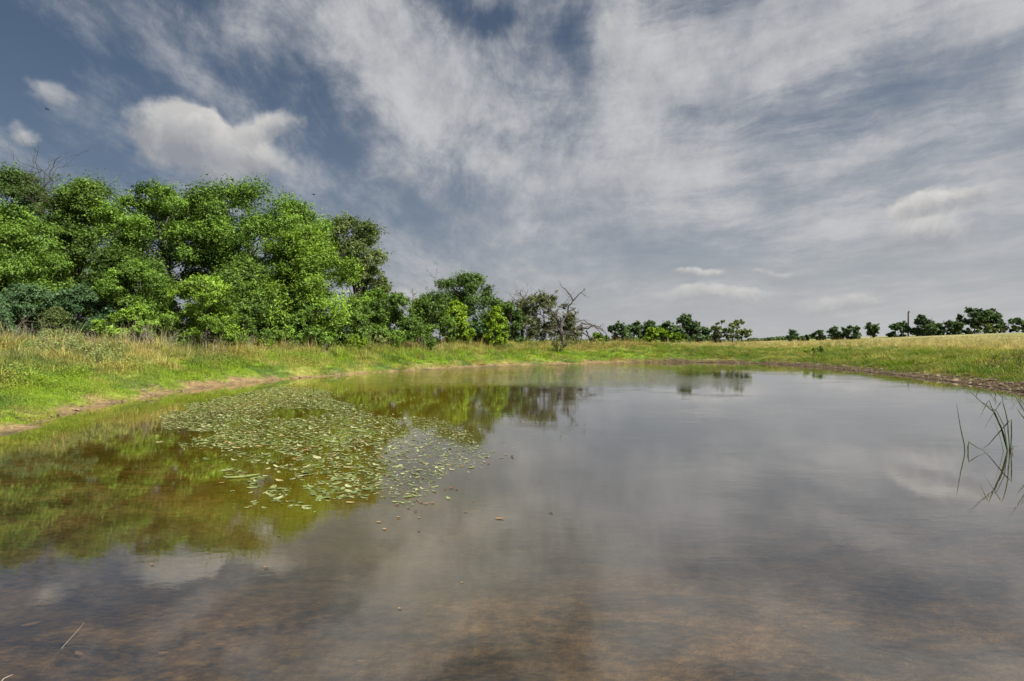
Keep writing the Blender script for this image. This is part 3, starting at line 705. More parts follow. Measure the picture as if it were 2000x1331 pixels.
px_shrub('leafless forked shrub on the green slope near the right edge', [[(1690, 492), (1700, 470), (1722, 440), (1762, 420), (1810, 392), (1835, 350), (1857, 322)], [(1700, 470), (1680, 435), (1640, 410), (1612, 378)],
         [(1722, 440), (1745, 400), (1760, 376)], [(1750, 428), (1748, 455), (1742, 480)], [(1810, 395), (1850, 375), (1882, 350)], [(1690, 455), (1672, 460), (1668, 480)], [(1790, 405), (1790, 375), (1765, 350)]], 24.0, (1922.5, 692), .022)
px_shrub('leafless brown shrub cut by the right edge of the picture', [[(2030, 470), (2000, 430), (1962, 400), (1950, 380), (1898, 325)], [(1990, 425), (1975, 380), (1985, 320)], [(2010, 440), (2020, 380), (2035, 330)], [(1960, 398), (1958, 360), (1968, 330)],
         [(2000, 430), (1985, 400), (2010, 350)]], 23.0, (2007.5, 687), .02)

# ------------------------------------------------------------------ clumps of dead stalks at the foot of the wood
def stalks(label, px, Y, w, n_, hgt, seed, mat=STALKM):
    rg = np.random.RandomState(seed); x0 = (px - 1000) / F * Y; z = lz(x0, Y); e = empty('dead_weeds', (x0, Y, z), label, 'dead weeds', 'clumps of dead weed stalks along the top of the left bank'); tw = Tubes()
    for k in range(n_):
        a = np.array([rg.uniform(-w, w), rg.uniform(-.5, .5), -.1]); a[2] = lz(x0 + a[0], Y + a[1]) - z - .05
        tip = a + np.array([rg.normal(0, .22), rg.normal(0, .15), hgt * rg.uniform(.5, 1.15)])
        branch(tw, rg, a, tip, .011, 1, 2, .12)
    tw.obj('stalk', mat, e)
stalks('dead grey weed stalks standing on the bank top near the left edge', 60, 19.2, 1.6, 46, .95, 1)
stalks('dead grey stalks between the feathery cedar and the low yellow bush', 215, 21, 1.3, 34, .8, 2)
stalks('thick group of pale dead stalks under the low yellow green bush', 290, 22.6, 1.1, 64, 1.05, 3)
stalks('pale dead stalks under the big pale rounded bush', 380, 23.8, 1.2, 40, .8, 4)
stalks('row of pale dead stalks below the shadowy bush in mid wood', 450, 26, 1.5, 60, .85, 5)
stalks('sparse dead stalks at the foot of the rounded mid green bush', 590, 29.5, 1.8, 34, .7, 6)
stalks('short dead stalks below the dense dark bush at the wood end', 790, 38.5, 2.5, 40, .8, 7)
# tall feathery pale weeds on the left bank top
def plume(label, px, Y, w, hgt, seed, n_=2600, col='pale'):
    rg = np.random.RandomState(seed); x0 = (px - 1000) / F * Y; z = lz(x0, Y); e = empty('feathery_weed', (x0, Y, z), label, 'weed'); tw = Tubes(); P = []
    for k in range(26):
        a = np.array([rg.normal(0, w * .45), rg.normal(0, .3), -.05]); tip = a + np.array([rg.normal(0, .3), rg.normal(0, .2), hgt * rg.uniform(.55, 1.1)])
        p = wig(rg, a, tip, 6, .1); tw.add([(0, 0, -.06), a, p[1]], .012, .012, 3); tw.add(p, .012, .004, 3)
        s_ = rg.uniform(.25, 1.02, n_ // 26)[:, None]; P.append(a + (tip - a) * s_ + rg.normal(0, .13, (n_ // 26, 3)) * (1.25 - s_))
    P = np.concatenate(P); v, f = leaf_quads(rg, P, unit(rg.normal(0, 1, P.shape) + [0, 0, .3]), .075 * rg.uniform(.6, 1.4, len(P)), .35)
    mesh_np('foliage', v, f, LEAF[col], e, {'tint': rg.rand(len(P))}); tw.obj('stem', STALKM, e)
plume('tall feathery pale yellow weeds on the left bank top before the cedar', 130, 18.2, 1.0, .95, 1)
plume('rounded feathery grey green weeds right of the tallest pale weeds', 182, 18.0, 1.0, .75, 2)
plume('low feathery weeds on the bank top at the left edge', 25, 17.0, 1.2, .5, 3)

# ------------------------------------------------------------------ utility pole and two birds
yp = 134.0; xp = (1774 - 1000) / F * yp; zb = lz(xp, yp)
up_ = empty('utility_pole', (xp, yp, zb), 'thin wooden utility pole rising behind the bushes on the field crest', 'pole')
tw = Tubes(); tw.add([(0, 0, -.3), (0, 0, 4), (0, 0, CAM_H + (HOR - 609) / F * yp - zb)], .19, .15, 8); tw.obj('post', TWIG, up_)
tw = Tubes(); tw.add([(.22, 0, 6.1), (.22, 0, 6.6)], .12, .12, 6); tw.obj('insulator', TWIG, up_)
bm_, _, _ = principled('bird_dark', (.02, .02, .022), .7)
for (x, y, Y, lab, s) in [(92, 214, 60, 'small dark bird flying high over the wood at the left', .5), (613, 381, 55, 'small dark bird flying low over the domed tree', .42)]:
    c = at_px(x, y, Y); e = empty('bird', c, lab, 'bird', 'birds flying over the wood'); tw = Tubes()
    tw.add([(-.5 * s, 0, 0), (-.25 * s, 0, 0), (0, 0, .01), (.22 * s, 0, .02), (.4 * s, 0, .03), (.5 * s, 0, .03)], 0, 0, 8, rr=np.array([.02, .05, .10, .08, .05, .01]) * s)
    tw.obj('body', bm_, e)
    for sg in (-1, 1):
        wv_ = np.array([(.18, 0, .04), (-.12, 0, .04), (.10, sg * .4, .18), (-.14, sg * .4, .16), (-.10, sg * .8, .10), (.18, 0, .02), (-.12, 0, .02), (.10, sg * .4, .16), (-.14, sg * .4, .14)]) * s
        mesh_np('wing', wv_, [np.array([(0, 1, 3, 2), (5, 7, 8, 6)]), np.array([(2, 3, 4), (7, 4, 8)])], bm_, e)

# ------------------------------------------------------------------ lily pads
def in_poly(x, y, P):
    P = np.array(P, float); B = np.roll(P, -1, 0); x = x[:, None]; y = y[:, None]
    with np.errstate(divide='ignore', invalid='ignore'):
        c = ((P[:, 1] > y) != (B[:, 1] > y)) & (x < (B[:, 0] - P[:, 0]) * (y - P[:, 1]) / (B[:, 1] - P[:, 1]) + P[:, 0])
    return c.sum(1) % 2 == 1
def w2p(x, y): return 1000 + x / y * F, HOR + CAM_H * F / y
padm = bpy.data.materials.new('lily_pad_leaf'); padm.use_nodes = True; q = NT(padm.node_tree); pb = q.n['Principled BSDF']
oi = q.new('ShaderNodeObjectInfo'); at = q.new('ShaderNodeAttribute'); at.attribute_name = 'tint'
rn = q.m('FRACT', q.m('ADD', at.outputs['Fac'], q.m('MULTIPLY', oi.outputs['Random'], .97)))
rp = q.new('ShaderNodeValToRGB'); q.l.new(rn, rp.inputs[0])
cr_ = rp.color_ramp; cr_.elements[0].position = 0; cr_.elements[0].color = (.080, .110, .030, 1); cr_.elements[1].position = .9; cr_.elements[1].color = (.46, .48, .25, 1)
for p_, c_ in ((.35, (.165, .205, .065, 1)), (.7, (.30, .34, .14, 1)), (.95, (.34, .27, .10, 1)), (1.0, (.26, .12, .05, 1))):
    e_ = cr_.elements.new(p_); e_.color = c_
ge = q.new('ShaderNodeNewGeometry')
q.l.new(q.mix(q.sm(q.noise(ge.outputs['Position'], 40, 3, .6), .35, .7, 0, .35), rp.outputs[0], (.10, .12, .03)), pb.inputs['Base Color'])
pb.inputs['Roughness'].default_value = .38; pb.inputs['Specular IOR Level'].default_value = .5
def pad_mesh(rg, narrow):
    k = 11; an = np.linspace(.18, 2 * math.pi - .18, k); r = 1 + rg.normal(0, .04, k)
    ca, sa = np.cos(an) * r, np.sin(an) * r * narrow
    tip = rg.uniform(-.10, .34); cv = rg.uniform(-.03, .10)
    z = .012 + cv * sa ** 2 * .5 + np.clip(-ca, 0, 1) ** 2 * np.clip(tip, 0, 1) + rg.normal(0, .01, k)
    v = np.concatenate([[[.12, 0, .012]], np.stack([ca, sa, np.maximum(z, .004)], 1)])
    f = np.array([(0, i, i + 1) for i in range(1, k)])
    return v, f
rg = np.random.RandomState(19)
MAIN = [(600, 763), (640, 775), (700, 786), (720, 805), (765, 818), (850, 818), (905, 838), (925, 860), (960, 884), (905, 905), (860, 935), (820, 945), (745, 985), (700, 975), (640, 985), (560, 990), (480, 1000), (440, 960),
        (500, 935), (440, 905), (380, 880), (345, 868), (320, 845), (310, 815), (360, 790), (440, 770), (520, 760)]
RIGHT = [(745, 830), (830, 820), (870, 835), (920, 868), (960, 892), (940, 908), (900, 915), (860, 945), (810, 990), (770, 985), (735, 965), (740, 930), (750, 880)]
cand = 84000
cx = rg.uniform(-9, 1.2, cand); cy = 5.0 * (20.5 / 5.0) ** rg.rand(cand)
keepw = rg.rand(cand) < (cy / 20.5) ** 1.0
ppx, ppy = w2p(cx, cy)
dn = fbm(ppx / 45, ppy / 16, 13, 4); dm = fbm(ppx / 120, ppy / 60, 33, 2)
inm = in_poly(ppx + (dn - .5) * 60, ppy + (dm - .5) * 26, MAIN); inr = in_poly(ppx + (dn - .5) * 40, ppy + (dm - .5) * 20, RIGHT)
core = smooth01(ppx, 430, 640) * .75 + smooth01(ppy, 900, 830) * .75
thr = .56 - .27 * core + .10 * smooth01(ppy, 940, 990) - .16 * smooth01(ppy, 800, 770)
hole = ((ppx - 570) / 75) ** 2 + ((ppy - 808) / 10) ** 2 + (fbm(ppx / 22, ppy / 6, 99, 3) - .5) * 3.5 < .7
keep = keepw & ((inm & (dn > thr)) | (inr & (dn > .30))) & ~hole
strag = keepw & in_poly(ppx + (dn - .5) * 90, ppy, [(300, 800), (430, 760), (650, 755), (900, 800), (1010, 890), (940, 930), (870, 990), (760, 1010), (560, 1010), (440, 1000), (420, 940), (320, 900), (290, 860)]) & (rg.rand(cand) < .035)
keep |= strag
PX, PY = cx[keep], cy[keep]; inr = inr[keep]
# keep pads from lying wholly on top of each other
cell = {}; ok = []
od = np.argsort(rg.rand(len(PX)))
for i in od:
    s_ = .032; key = (int(PX[i] / s_), int(PY[i] / s_))
    if key in cell and rg.rand() > .15: continue
    cell[key] = 1; ok.append(i)
ok = np.array(ok); PX, PY, inr = PX[ok], PY[ok], inr[ok]
dist = np.hypot(PX, PY); o_ = np.argsort(dist); PX, PY, inr = PX[o_], PY[o_], inr[o_]
size = np.where(rg.rand(len(PX)) < smooth01(w2p(PX, PY)[0], 700, 800), rg.gamma(6, .0037, len(PX)), rg.gamma(6, .0056, len(PX)))
print('pads', len(PX))
variants = [pad_mesh(rg, rg.uniform(.28, .55)) for _ in range(8)]
vmesh = []
for (v, f) in variants:
    ob = mesh_np('lily_pad', v, f, padm, link=False, fattr={'tint': np.zeros(len(f))}); vmesh.append(ob.data); bpy.data.objects.remove(ob)
NI = 290
PADS = 'pondweed pads floating in the middle left of the pond'
for i in range(min(NI, len(PX))):
    o = bpy.data.objects.new('lily_pad', vmesh[i % 8]); COL.objects.link(o)
    o.location = (PX[i], PY[i], .002 + .0035 * (i % 3)); o.rotation_euler = (0, 0, rg.normal(-.25, .8) + (math.pi if rg.rand() < .5 else 0)); s_ = size[i]; o.scale = (s_, s_, s_)
    x_, y_ = w2p(PX[i], PY[i])
    col_ = int(np.clip((x_ - 420) / 75, 0, 7)); row_ = int(np.clip((y_ - 925) / 24, 0, 3))
    where = ['at the far left fringe', 'left of the crowded part', 'near the large folded pale leaf', 'in the lower middle', 'in the crowded lower right corner', 'where the dark reflection ends', 'on grey water right of the crowd', 'at the right tip'][col_]
    deep_ = ['farther in', 'a little behind the front edge', 'near the front edge', 'on the very front edge'][row_]
    lab = 'oval green pad %s, %s' % (where, deep_)
    tag(o, lab, 'lily pad', PADS)
vs, fs, ts = [], [], []; nv = 0
for i in range(NI, len(PX)):
    v, f = variants[i % 8]; a = rg.normal(-.25, .8) + (math.pi if rg.rand() < .5 else 0); s_ = size[i]
    vv = np.stack([v[:, 0] * math.cos(a) - v[:, 1] * math.sin(a), v[:, 0] * math.sin(a) + v[:, 1] * math.cos(a), v[:, 2]], 1) * s_ + np.array([PX[i], PY[i], .002 + .003 * (i % 4)])
    vs.append(vv); fs.append(f + nv); nv += len(v); ts.append(np.full(len(f), rg.rand()))
tag(mesh_np('lily_pads', np.concatenate(vs), np.concatenate(fs), padm, None, {'tint': np.concatenate(ts)}), 'dense mat of pale green pads covering the pond behind the front ones', 'lily pads', PADS, 'stuff')

# drifting dead leaves
dm_, db, q = principled('dead_leaf', (.22, .11, .05), .7)
oi = q.new('ShaderNodeObjectInfo'); q.l.new(q.mix(oi.outputs['Random'], (.07, .035, .02), (.26, .16, .08)), db.inputs['Base Color'])
def curl_leaf(rg, curl):
    k = 5; u_ = np.linspace(-1, 1, 7); V = []
    for a in u_:
        w_ = (1 - a * a) ** .8 * .42 + .02
        for b in (-1, -.5, 0, .5, 1): V.append((a, b * w_, curl * (a * a * .5 + (b * w_) ** 2 * 1.4) + rg.normal(0, .015)))
    V = np.array(V); V[:, 2] -= V[:, 2].min(); f = np.array([(i * 5 + j, i * 5 + j + 1, i * 5 + j + 6, i * 5 + j + 5) for i in range(6) for j in range(4)])
    return V, f
dlm = []
for k in range(5):
    ob = mesh_np('dead_leaf', *curl_leaf(rg, .25 + .25 * k), dm_, link=False, smooth=True); dlm.append(ob.data); bpy.data.objects.remove(ob)
DL = 'dead leaves drifting on the pond'
for i, (x, y, s, lab) in enumerate([
    (976, 1014, .060, 'curled tan dead leaf alone on grey water below the pads'), (1076, 1003, .034, 'small brown dead leaf right of the curled tan leaf'), (740, 1021, .034, 'brown dead leaf under the lower right corner of the pads'),
    (752, 1035, .03, 'dark brown dead leaf just below another, under the pads'), (779, 1012, .034, 'pinkish dead leaf between two brown ones under the pads'), (819, 1012, .026, 'thin dark dead leaf below the tan raft of leaves'),
    (818, 1038, .026, 'lowest small dark leaf below the pads, left of the curled tan leaf'), (776, 988, .036, 'tan dead leaf left of the raft of leaves'), (798, 994, .03, 'brown dead leaf under the raft of leaves'), (812, 1000, .028, 'dark dead leaf close under the raft'),
    (924, 980, .026, 'small brown leaf between the raft and the curled tan leaf'), (910, 1001, .03, 'pale small leaf left above the curled tan leaf'), (882, 955, .045, 'brown dead leaf at the right end of the pads'), (870, 957, .03, 'small tan leaf beside a brown one right of the pads'),
    (892, 958, .03, 'tan leaf at the far end of a short row right of the pads'), (812, 978, .04, 'left leaf of the tan raft below the pads'), (822, 983, .04, 'middle leaf of the tan raft below the pads'), (833, 985, .04, 'right middle leaf of the tan raft below the pads'), (846, 984, .036, 'right end leaf of the tan raft below the pads'),
    (1000, 893, .05, 'dead leaf farthest right of the pads on grey water'), (980, 895, .045, 'brown dead leaf between the pads and the farthest leaf'), (955, 906, .045, 'dead brown leaf off the right tip of the pads'), (905, 911, .045, 'dead leaf tight against the right tip of the pads'),
    (297, 1104, .022, 'tiny dark leaf at the edge of the tree reflection'), (520, 1110, .024, 'tiny pale leaf on the cloud reflection'), (545, 1048, .03, 'pale leaf below the scattered pads at the reflection edge'), (902, 1139, .016, 'tiny white leaf on the dark lower water'), (781, 1190, .018, 'small pale leaf low on the brown water')]):
    X, Y = gp(x, y); o = bpy.data.objects.new('dead_leaf', dlm[i % 5]); COL.objects.link(o); o.location = (X, Y, .004); o.rotation_euler = (rg.normal(0, .1), 0, rg.uniform(-.9, .9)); o.scale = (s * .8, s * .8, s * .8)
    tag(o, lab, 'dead leaf', DL)
# things lying on the shallow bottom
sm_, _, _ = principled('sunken_leaf_tan', (.36, .24, .14), .8)
slm = []
for k in range(3):
    ob = mesh_np('sunken_leaf', *curl_leaf(rg, .2 + .2 * k), sm_, link=False, smooth=True); slm.append(ob.data); bpy.data.objects.remove(ob)
for i, (x, y, s, lab) in enumerate([(60, 1188, .075, 'large orange brown dead leaf lying under the shallow water at the left edge'), (154, 1262, .055, 'round tan leaf under the shallow water below the dry stalk'), (430, 1234, .05, 'tan leaf under water left of the brown bottom patches'),
                                   (445, 1212, .035, 'pale leaf under water just above a tan one'), (705, 1262, .04, 'small pale leaf on the bottom in the lower middle'), (320, 1250, .05, 'dim brown leaf on the bottom right of the round tan one')]):
    X, Y = gp(x, y); X *= 1.08; Y *= 1.08; o = bpy.data.objects.new('sunken_leaf', slm[i % 3]); COL.objects.link(o); o.location = (X, Y, lz(X, Y) + .03); o.rotation_euler = (0, 0, rg.uniform(-.5, .5)); o.scale = (s * .75, s * .5, s * .3)
    tag(o, lab, 'dead leaf', 'dead leaves under the shallow water')
lm, _, _ = principled('pebble', (.13, .10, .075), .9)

# larger floating leaf raft at the left of the pads
e = empty('broad_leaf', (*gp(470, 934), .012), 'large folded pale leaf floating alone left of the crowded pads', 'leaf')
V, f_ = curl_leaf(rg, .35); o = mesh_np('blade', V * np.array([.14, .10, .06]), f_, LEAF['pale'], e, {'tint': np.full(len(f_), .7)}, smooth=True); o.rotation_euler = (0, 0, .25)
V, f_ = curl_leaf(rg, .5); o = mesh_np('blade', V * np.array([.10, .08, .06]), f_, LEAF['pale'], e, {'tint': np.full(len(f_), .5)}, smooth=True); o.location = (.11, .07, 0); o.rotation_euler = (0, 0, .5)

# ------------------------------------------------------------------ reeds
rdm, rb, q = principled('reed_green', (.05, .09, .03), .45, .5)
ge = q.new('ShaderNodeNewGeometry'); z_ = q.sep(ge.outputs['Position'])[2]
q.l.new(q.mix(q.noise(q.v('MULTIPLY', ge.outputs['Position'], (60, 60, 3)), 1, 3), (.020, .052, .016), (.075, .115, .035)), rb.inputs['Base Color'])
rtm, rb2, q = principled('reed_dry', (.22, .15, .07), .7)
def blade(parent, pts, w0, mat, rg, dy=0.0):
    """folded leaf blade with a keel, along the given points"""
    p = [np.asarray(a, float) for a in pts]; fine = [p[0]]
    for a, b in zip(p[:-1], p[1:]):
        for u_ in (1 / 3, 2 / 3, 1): fine.append(a + (b - a) * u_)
    fine = np.array(fine); k = len(fine); tg = np.gradient(fine, axis=0); tg = unit(tg)
    sd_ = unit(np.cross(tg, np.array([.25, -1, .1]))); nr = np.cross(sd_, tg)
    w_ = w0 * (1 - np.linspace(0, 1, k) ** 2.2 * .92)
    V = np.concatenate([fine - sd_ * w_[:, None], fine + nr * w_[:, None] * .55, fine + sd_ * w_[:, None], fine + nr * w_[:, None] * .30])
    i = np.arange(k - 1); F_ = [np.stack([i + a * k, i + 1 + a * k, i + 1 + b * k, i + b * k], 1) for a, b in ((0, 1), (1, 2), (2, 3), (3, 0))]
    o = mesh_np('blade', V - np.array(parent.location), np.concatenate(F_), mat, parent, smooth=False)
    return o
def rz(a, b): return 1800 + a / 3.805, 700 + b / 3.805
def rpt(a, b, Y): x, y = rz(a, b); return at_px(x, y, Y)
def reed_group(label, base, blades, name='reed_clump'):
    X, Y = gp(*rz(*base)); e = empty(name, (X, Y, -.05), label, 'reeds'); bpy.context.view_layer.update()
    rg = np.random.RandomState(int(base[0]))
    for pts, w_, mt in blades:
        k = len(pts); d_ = rg.uniform(-.12, .12); P = [rpt(a, b, Y + d_ * i / k) for i, (a, b) in enumerate(pts)]; P[0][2] = -.12; 
        for q_ in P[1:]: q_[2] = max(q_[2], .004)
        blade(e, P, w_, mt, rg)
    return e
reed_group('clump of green bent reeds standing in the water at the right', (652, 690), [
    ([(655, 700), (600, 530), (545, 405), (450, 330), (375, 262), (298, 204)], .0125, rdm), ([(652, 700), (590, 520), (535, 400), (500, 308), (462, 380), (435, 440)], .012, rdm),
    ([(660, 700), (640, 480), (622, 390), (598, 314), (540, 400), (466, 520)], .013, rdm), ([(662, 700), (668, 560), (667, 450), (560, 570), (500, 640), (446, 700)], .014, rdm),
    ([(650, 700), (612, 500), (560, 395), (460, 330), (444, 385)], .010, rdm), ([(655, 700), (650, 600), (634, 520)], .012, rdm), ([(622, 700), (582, 580), (540, 470)], .0065, rdm), ([(645, 700), (622, 590), (590, 500), (550, 440)], .012, rdm),
    ([(640, 702), (680, 655), (722, 657)], .006, rtm), ([(672, 705), (680, 655), (684, 690)], .006, rtm)])
reed_group('single slightly bowed reed standing left of the reed clump', (325, 688), [([(326, 700), (318, 640), (290, 520), (270, 400), (256, 322)], .014, rdm)], 'reed')
reed_group('broken reed folded over to the water between the single reed and the clump', (347, 694), [([(348, 700), (344, 660), (352, 622), (420, 668), (494, 696)], .013, rdm), ([(350, 700), (350, 640), (350, 598)], .004, rdm)], 'reed')
reed_group('reeds leaning in from beyond the right edge of the picture', (860, 700), [([(860, 705), (800, 470), (761, 385), (700, 290), (640, 214)], .014, rdm), ([(855, 705), (800, 420), (761, 345), (728, 296)], .013, rdm), ([(850, 705), (800, 520), (761, 445), (722, 395), (700, 356)], .013, rdm), ([(870, 705), (880, 450), (900, 250)], .014, rdm)])
X, Y = gp(95, 1287)
e = empty('dry_stalk', (X, Y, 0), 'thin straw coloured stalk leaning out of the shallow water at the lower left', 'stalk')
tw = Tubes(); tw.add(wig(rg, (-.02, -.02, -.06), at_px(164, 1217, 2.98) - np.array([X, Y, 0]), 5, .03), .0018, .0008, 5); tw.obj('stem', STALKM, e)
X, Y = gp(-20, 1345)
e = empty('dry_stalk', (X, Y, 0), 'pale yellow grass blade tip in the bottom left corner', 'stalk')
tw = Tubes(); tw.add([(0, 0, -.04), at_px(8, 1325, Y + .02) - np.array([X, Y, 0]), at_px(25, 1318, Y + .05) - np.array([X, Y, 0])], .004, .0015, 5); tw.obj('stem', STALKM, e)

# ------------------------------------------------------------------ grass: many tufts
grassm = leaf_mat('grass_blade', None, None, .30, instancer=True)
def tuft(rg, nb, hgt, spread, bw, droop=.5, leafy=0):
    v, f, bl = [], [], []; n0 = 0
    for k in range(nb):
        a = rg.uniform(0, 6.283); r = spread * math.sqrt(rg.rand()); b = np.array([math.cos(a) * r, math.sin(a) * r, -.03])
        L = hgt * rg.uniform(.45, 1.15); ha = a + rg.normal(0, .8); ln = rg.uniform(.1, droop) * L
        t_ = b + np.array([math.cos(ha) * ln, math.sin(ha) * ln, L]); mid = b * .5 + t_ * .5 + np.array([0, 0, L * .12]) - np.array([math.cos(ha), math.sin(ha), 0]) * ln * .2
        sd_ = np.array([-math.sin(ha + rg.normal(0, .6)), math.cos(ha), 0]) * bw * rg.uniform(.6, 1.3)
        v += [b - sd_, b + sd_, mid + sd_ * .8, mid - sd_ * .8, t_]; f.append((n0, n0 + 1, n0 + 2, n0 + 3)); f.append((n0 + 3, n0 + 2, n0 + 4, n0 + 4)); bl += [rg.rand()] * 2; n0 += 5
    for k in range(leafy):
        c = np.array([rg.normal(0, spread * .8), rg.normal(0, spread * .8), rg.uniform(.15, .95) * hgt]); s = bw * rg.uniform(3.0, 5.0)
        q_, _ = leaf_quads(rg, c[None], unit(rg.normal(0, .6, (1, 3)) + [0, 0, .7]), np.array([s]), .6); v += list(q_); f.append((n0, n0 + 1, n0 + 2, n0 + 3)); bl.append(rg.rand()); n0 += 4
    f = np.array(f); bl = np.array(bl); tri = f[:, 2] == f[:, 3]
    return np.array(v), [f[~tri], f[tri][:, :3]], np.concatenate([bl[~tri], bl[tri]])
TC = bpy.data.collections.new('tuft_shapes')
trg = np.random.RandomState(3)
for k in range(10):
    if k < 4: a = tuft(trg, 30, .17, .17, .006, 1.1)                 # short soft grass
    elif k < 7: a = tuft(trg, 34, .27, .15, .005, 1.3)               # longer dry grass
    elif k < 9: a = tuft(trg, 10, .20, .17, .006, .8, 60)           # leafy weeds
    else: a = tuft(trg, 22, .55, .08, .004, .45)                    # tall seed stems
    ob = mesh_np('tuft_%02d' % k, a[0], a[1], grassm, link=False, fattr={'blade': a[2]}); TC.objects.link(ob)
print('leaves', sum(LEAFN))
def scatter(name, label, cat, x, y, sd, scl, kind, tint, rs):
    n_ = len(x); me = bpy.data.meshes.new(name); z = land(x, y, sd)
    me.vertices.add(n_); me.vertices.foreach_set('co', np.stack([x, y, z], 1).astype(np.float32).ravel())
    a = me.attributes.new('scl', 'FLOAT', 'POINT'); a.data.foreach_set('value', scl.astype(np.float32))
    a = me.attributes.new('rotz', 'FLOAT_VECTOR', 'POINT'); a.data.foreach_set('vector', np.stack([rs.normal(0, .15, n_), rs.normal(0, .15, n_), rs.uniform(0, 6.28, n_)], 1).astype(np.float32).ravel())
    a = me.attributes.new('kindi', 'INT', 'POINT'); a.data.foreach_set('value', kind.astype(np.int32))
    a = me.attributes.new('tint', 'FLOAT_COLOR', 'POINT'); a.data.foreach_set('color', np.concatenate([tint, np.ones((n_, 1))], 1).astype(np.float32).ravel())
    o = bpy.data.objects.new(name, me); COL.objects.link(o); tag(o, label, cat, kind='stuff')
    g = bpy.data.node_groups.new(name + '_scatter', 'GeometryNodeTree'); g.interface.new_socket('Geometry', in_out='INPUT', socket_type='NodeSocketGeometry'); g.interface.new_socket('Geometry', in_out='OUTPUT', socket_type='NodeSocketGeometry')
    N = g.nodes; gi = N.new('NodeGroupInput'); go = N.new('NodeGroupOutput'); iop = N.new('GeometryNodeInstanceOnPoints'); ci = N.new('GeometryNodeCollectionInfo')
    ci.inputs[0].default_value = TC; ci.inputs['Separate Children'].default_value = True; ci.inputs['Reset Children'].default_value = True
    def na(nm, ty):
        q_ = N.new('GeometryNodeInputNamedAttribute'); q_.data_type = ty; q_.inputs[0].default_value = nm; return q_.outputs[0]
    L = g.links; L.new(gi.outputs[0], iop.inputs['Points']); L.new(ci.outputs[0], iop.inputs['Instance']); iop.inputs['Pick Instance'].default_value = True
    L.new(na('kindi', 'INT'), iop.inputs['Instance Index'])
    e2r = N.new('FunctionNodeEulerToRotation'); L.new(na('rotz', 'FLOAT_VECTOR'), e2r.inputs[0]); L.new(e2r.outputs[0], iop.inputs['Rotation'])
    L.new(na('scl', 'FLOAT'), iop.inputs['Scale']); L.new(iop.outputs[0], go.inputs[0])
    md = o.modifiers.new('scatter', 'NODES'); md.node_group = g
    return o
rs = np.random.RandomState(23)
NG = 210000
a_ = rs.uniform(rad(-54), rad(54), NG); r_ = 8.5 * (150 / 8.5) ** (rs.rand(NG) ** 1.25)
x = np.sin(a_) * r_; y = np.cos(a_) * r_
sd = sdist(x, y)
mnz = fbm(x * .8, y * .8, 91, 3) + (fbm(x * 2.4, y * 2.4, 92, 2) - .5) * .8; ls = 1 - smooth01(x, 4, 14); mw = .30 + .45 * (1 - ls) - .22 * smooth01(y, 16, 26)
thr = sd + (mnz - .5) * 1.0
k_ = (sd > .12) & (rs.rand(NG) < (.06 + .94 * smooth01(thr, mw * .55, mw + .4)))
hidden = (x < 2) & (sd > 17)
k_ &= ~hidden
# denser towards far slopes is not needed past the crest
x, y, sd, r_ = x[k_], y[k_], sd[k_], r_[k_]
jit = rs.rand(len(x)); tint = ground_colour(x, y, sd, jit) * rs.uniform(.75, 1.25, (len(x), 1)) * (1 + rs.normal(0, .06, (len(x), 3)))
tint = np.clip(tint * np.array([1.5, 1.4, 1.5]), 0, 1)
right = smooth01(x, 10, 19); up_zone = smooth01(sd, 2.0, 3.6) * (1 - right) + smooth01(sd, 12, 18) * right
u_ = rs.rand(len(x)); pn = fbm(x * .5, y * .5, 63, 3)
kind = np.where(u_ < up_zone * .55, rs.randint(4, 7, len(x)), np.where((u_ < .85 - .25 * right) & (pn > .46), rs.randint(7, 9, len(x)), rs.randint(0, 4, len(x))))
kind = np.where((rs.rand(len(x)) < .05 * up_zone), 9, kind)
scl = (.35 + 1.3 * fbm(x * 1.1, y * 1.1, 71, 3)) * rs.uniform(.6, 1.25, len(x)) * (.62 + .020 * r_) * (.55 + .45 * smooth01(sd, .3, 2.0))
scl = scl * (1 + .8 * smooth01(fbm(x * 1.4, y * 1.4, 111, 3), .58, .72) * smooth01(sd, 1, 2.5))
scl = np.minimum(scl, 2.4) * (1 - .35 * right * smooth01(sd, 30, 60))
scl = np.where(r_ > 45, scl * .75, scl)
for nm, lab, msk in [('bank_grass', 'mottled green and straw grass and weeds on the left bank', (x < 0) & (y < 27)), ('dam_grass', 'green and tan grass on the far dam across the pond', ((x < 0) & (y >= 27)) | ((x >= 0) & (right < .3))), ('field_grass', 'green slope grass running up into the dry golden field at the right', (x >= 0) & (right >= .3))]:
    scatter(nm, lab, 'grass', x[msk], y[msk], sd[msk], scl[msk], kind[msk], tint[msk], rs)
print('tufts', len(x))

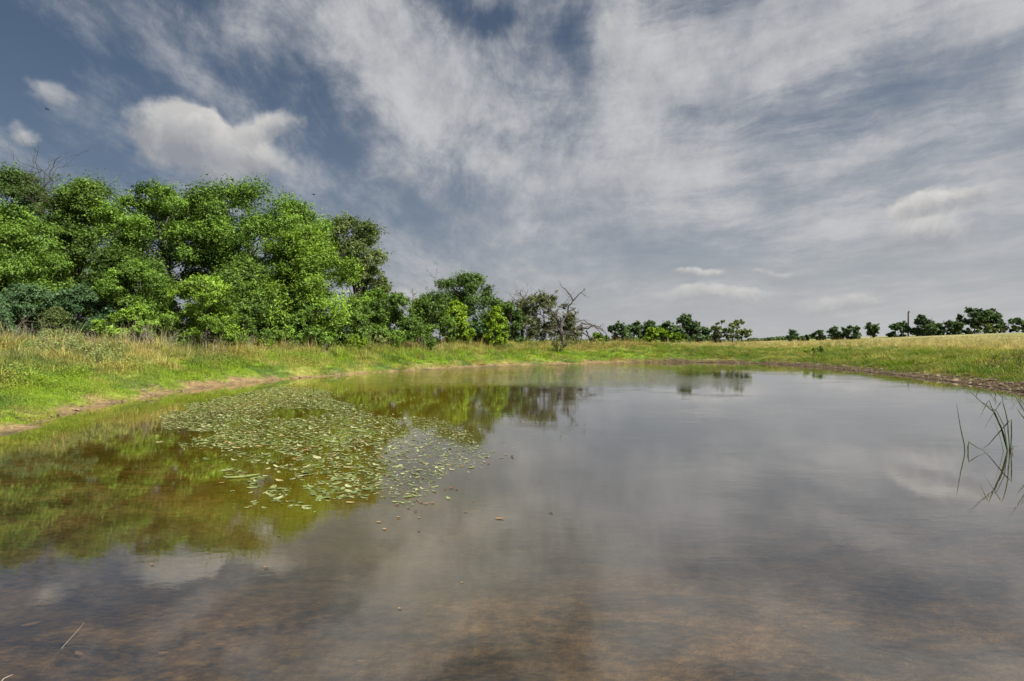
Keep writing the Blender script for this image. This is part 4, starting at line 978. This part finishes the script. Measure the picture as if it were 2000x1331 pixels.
# mud clods and litter along the waterline
def clods():
    rs = np.random.RandomState(8); n_ = 26000
    i = rs.randint(0, len(PP), n_); u = rs.rand(n_); A = PP[i]; B = PP[(i + 1) % len(PP)]; p = A + (B - A) * u[:, None]; L = np.hypot(*(B - A).T)
    d_ = unit(B - A); nr = np.stack([-d_[:, 1], d_[:, 0]], 1); rt = smooth01(p[:, 0], 4, 14)
    off = rs.rand(n_) ** 1.3 * (1.0 + .9 * rt); p = p + nr * off[:, None]
    s0 = sdist(p[:, 0], p[:, 1]); k = (s0 > .03) & (p[:, 1] > 5) & (rs.rand(n_) < np.clip(L, .2, 1.2) / 1.2 * (.5 + .5 * rt)); p = p[k]; s0 = s0[k]; rt = rt[k]
    n_ = len(p); z = land(p[:, 0], p[:, 1], s0); r = rs.gamma(2.0, .009, n_) * (1 + .8 * rt)
    base = np.array([(1, 0, 0), (0, 1, 0), (-1, 0, 0), (0, -1, 0), (0, 0, 1.)]); f0 = np.array([(0, 1, 4), (1, 2, 4), (2, 3, 4), (3, 0, 4)])
    V = base[None] * r[:, None, None] * rs.uniform(.5, 1.4, (n_, 5, 3)); a = rs.uniform(0, 6.28, n_); ca, sa = np.cos(a)[:, None], np.sin(a)[:, None]
    V = np.stack([V[..., 0] * ca - V[..., 1] * sa, V[..., 0] * sa + V[..., 1] * ca, V[..., 2] * .6], -1); V[..., 0] += p[:, 0:1]; V[..., 1] += p[:, 1:2]; V[..., 2] += z[:, None] - .003
    F_ = (f0[None] + (np.arange(n_) * 5)[:, None, None]).reshape(-1, 3)
    m, b, q = principled('mud_clod', (.15, .11, .08), .85); at = q.new('ShaderNodeAttribute'); at.attribute_name = 'tint'
    q.l.new(q.mix(at.outputs['Fac'], (.050, .036, .026), (.34, .25, .17)), b.inputs['Base Color'])
    tag(mesh_np('mud_litter', V.reshape(-1, 3), F_, m, None, {'tint': np.repeat(rs.rand(n_) ** 1.6 * (1 - .35 * rt), 4)}), 'brown mud clods and plant litter along the waterline', 'mud', kind='stuff')
clods()
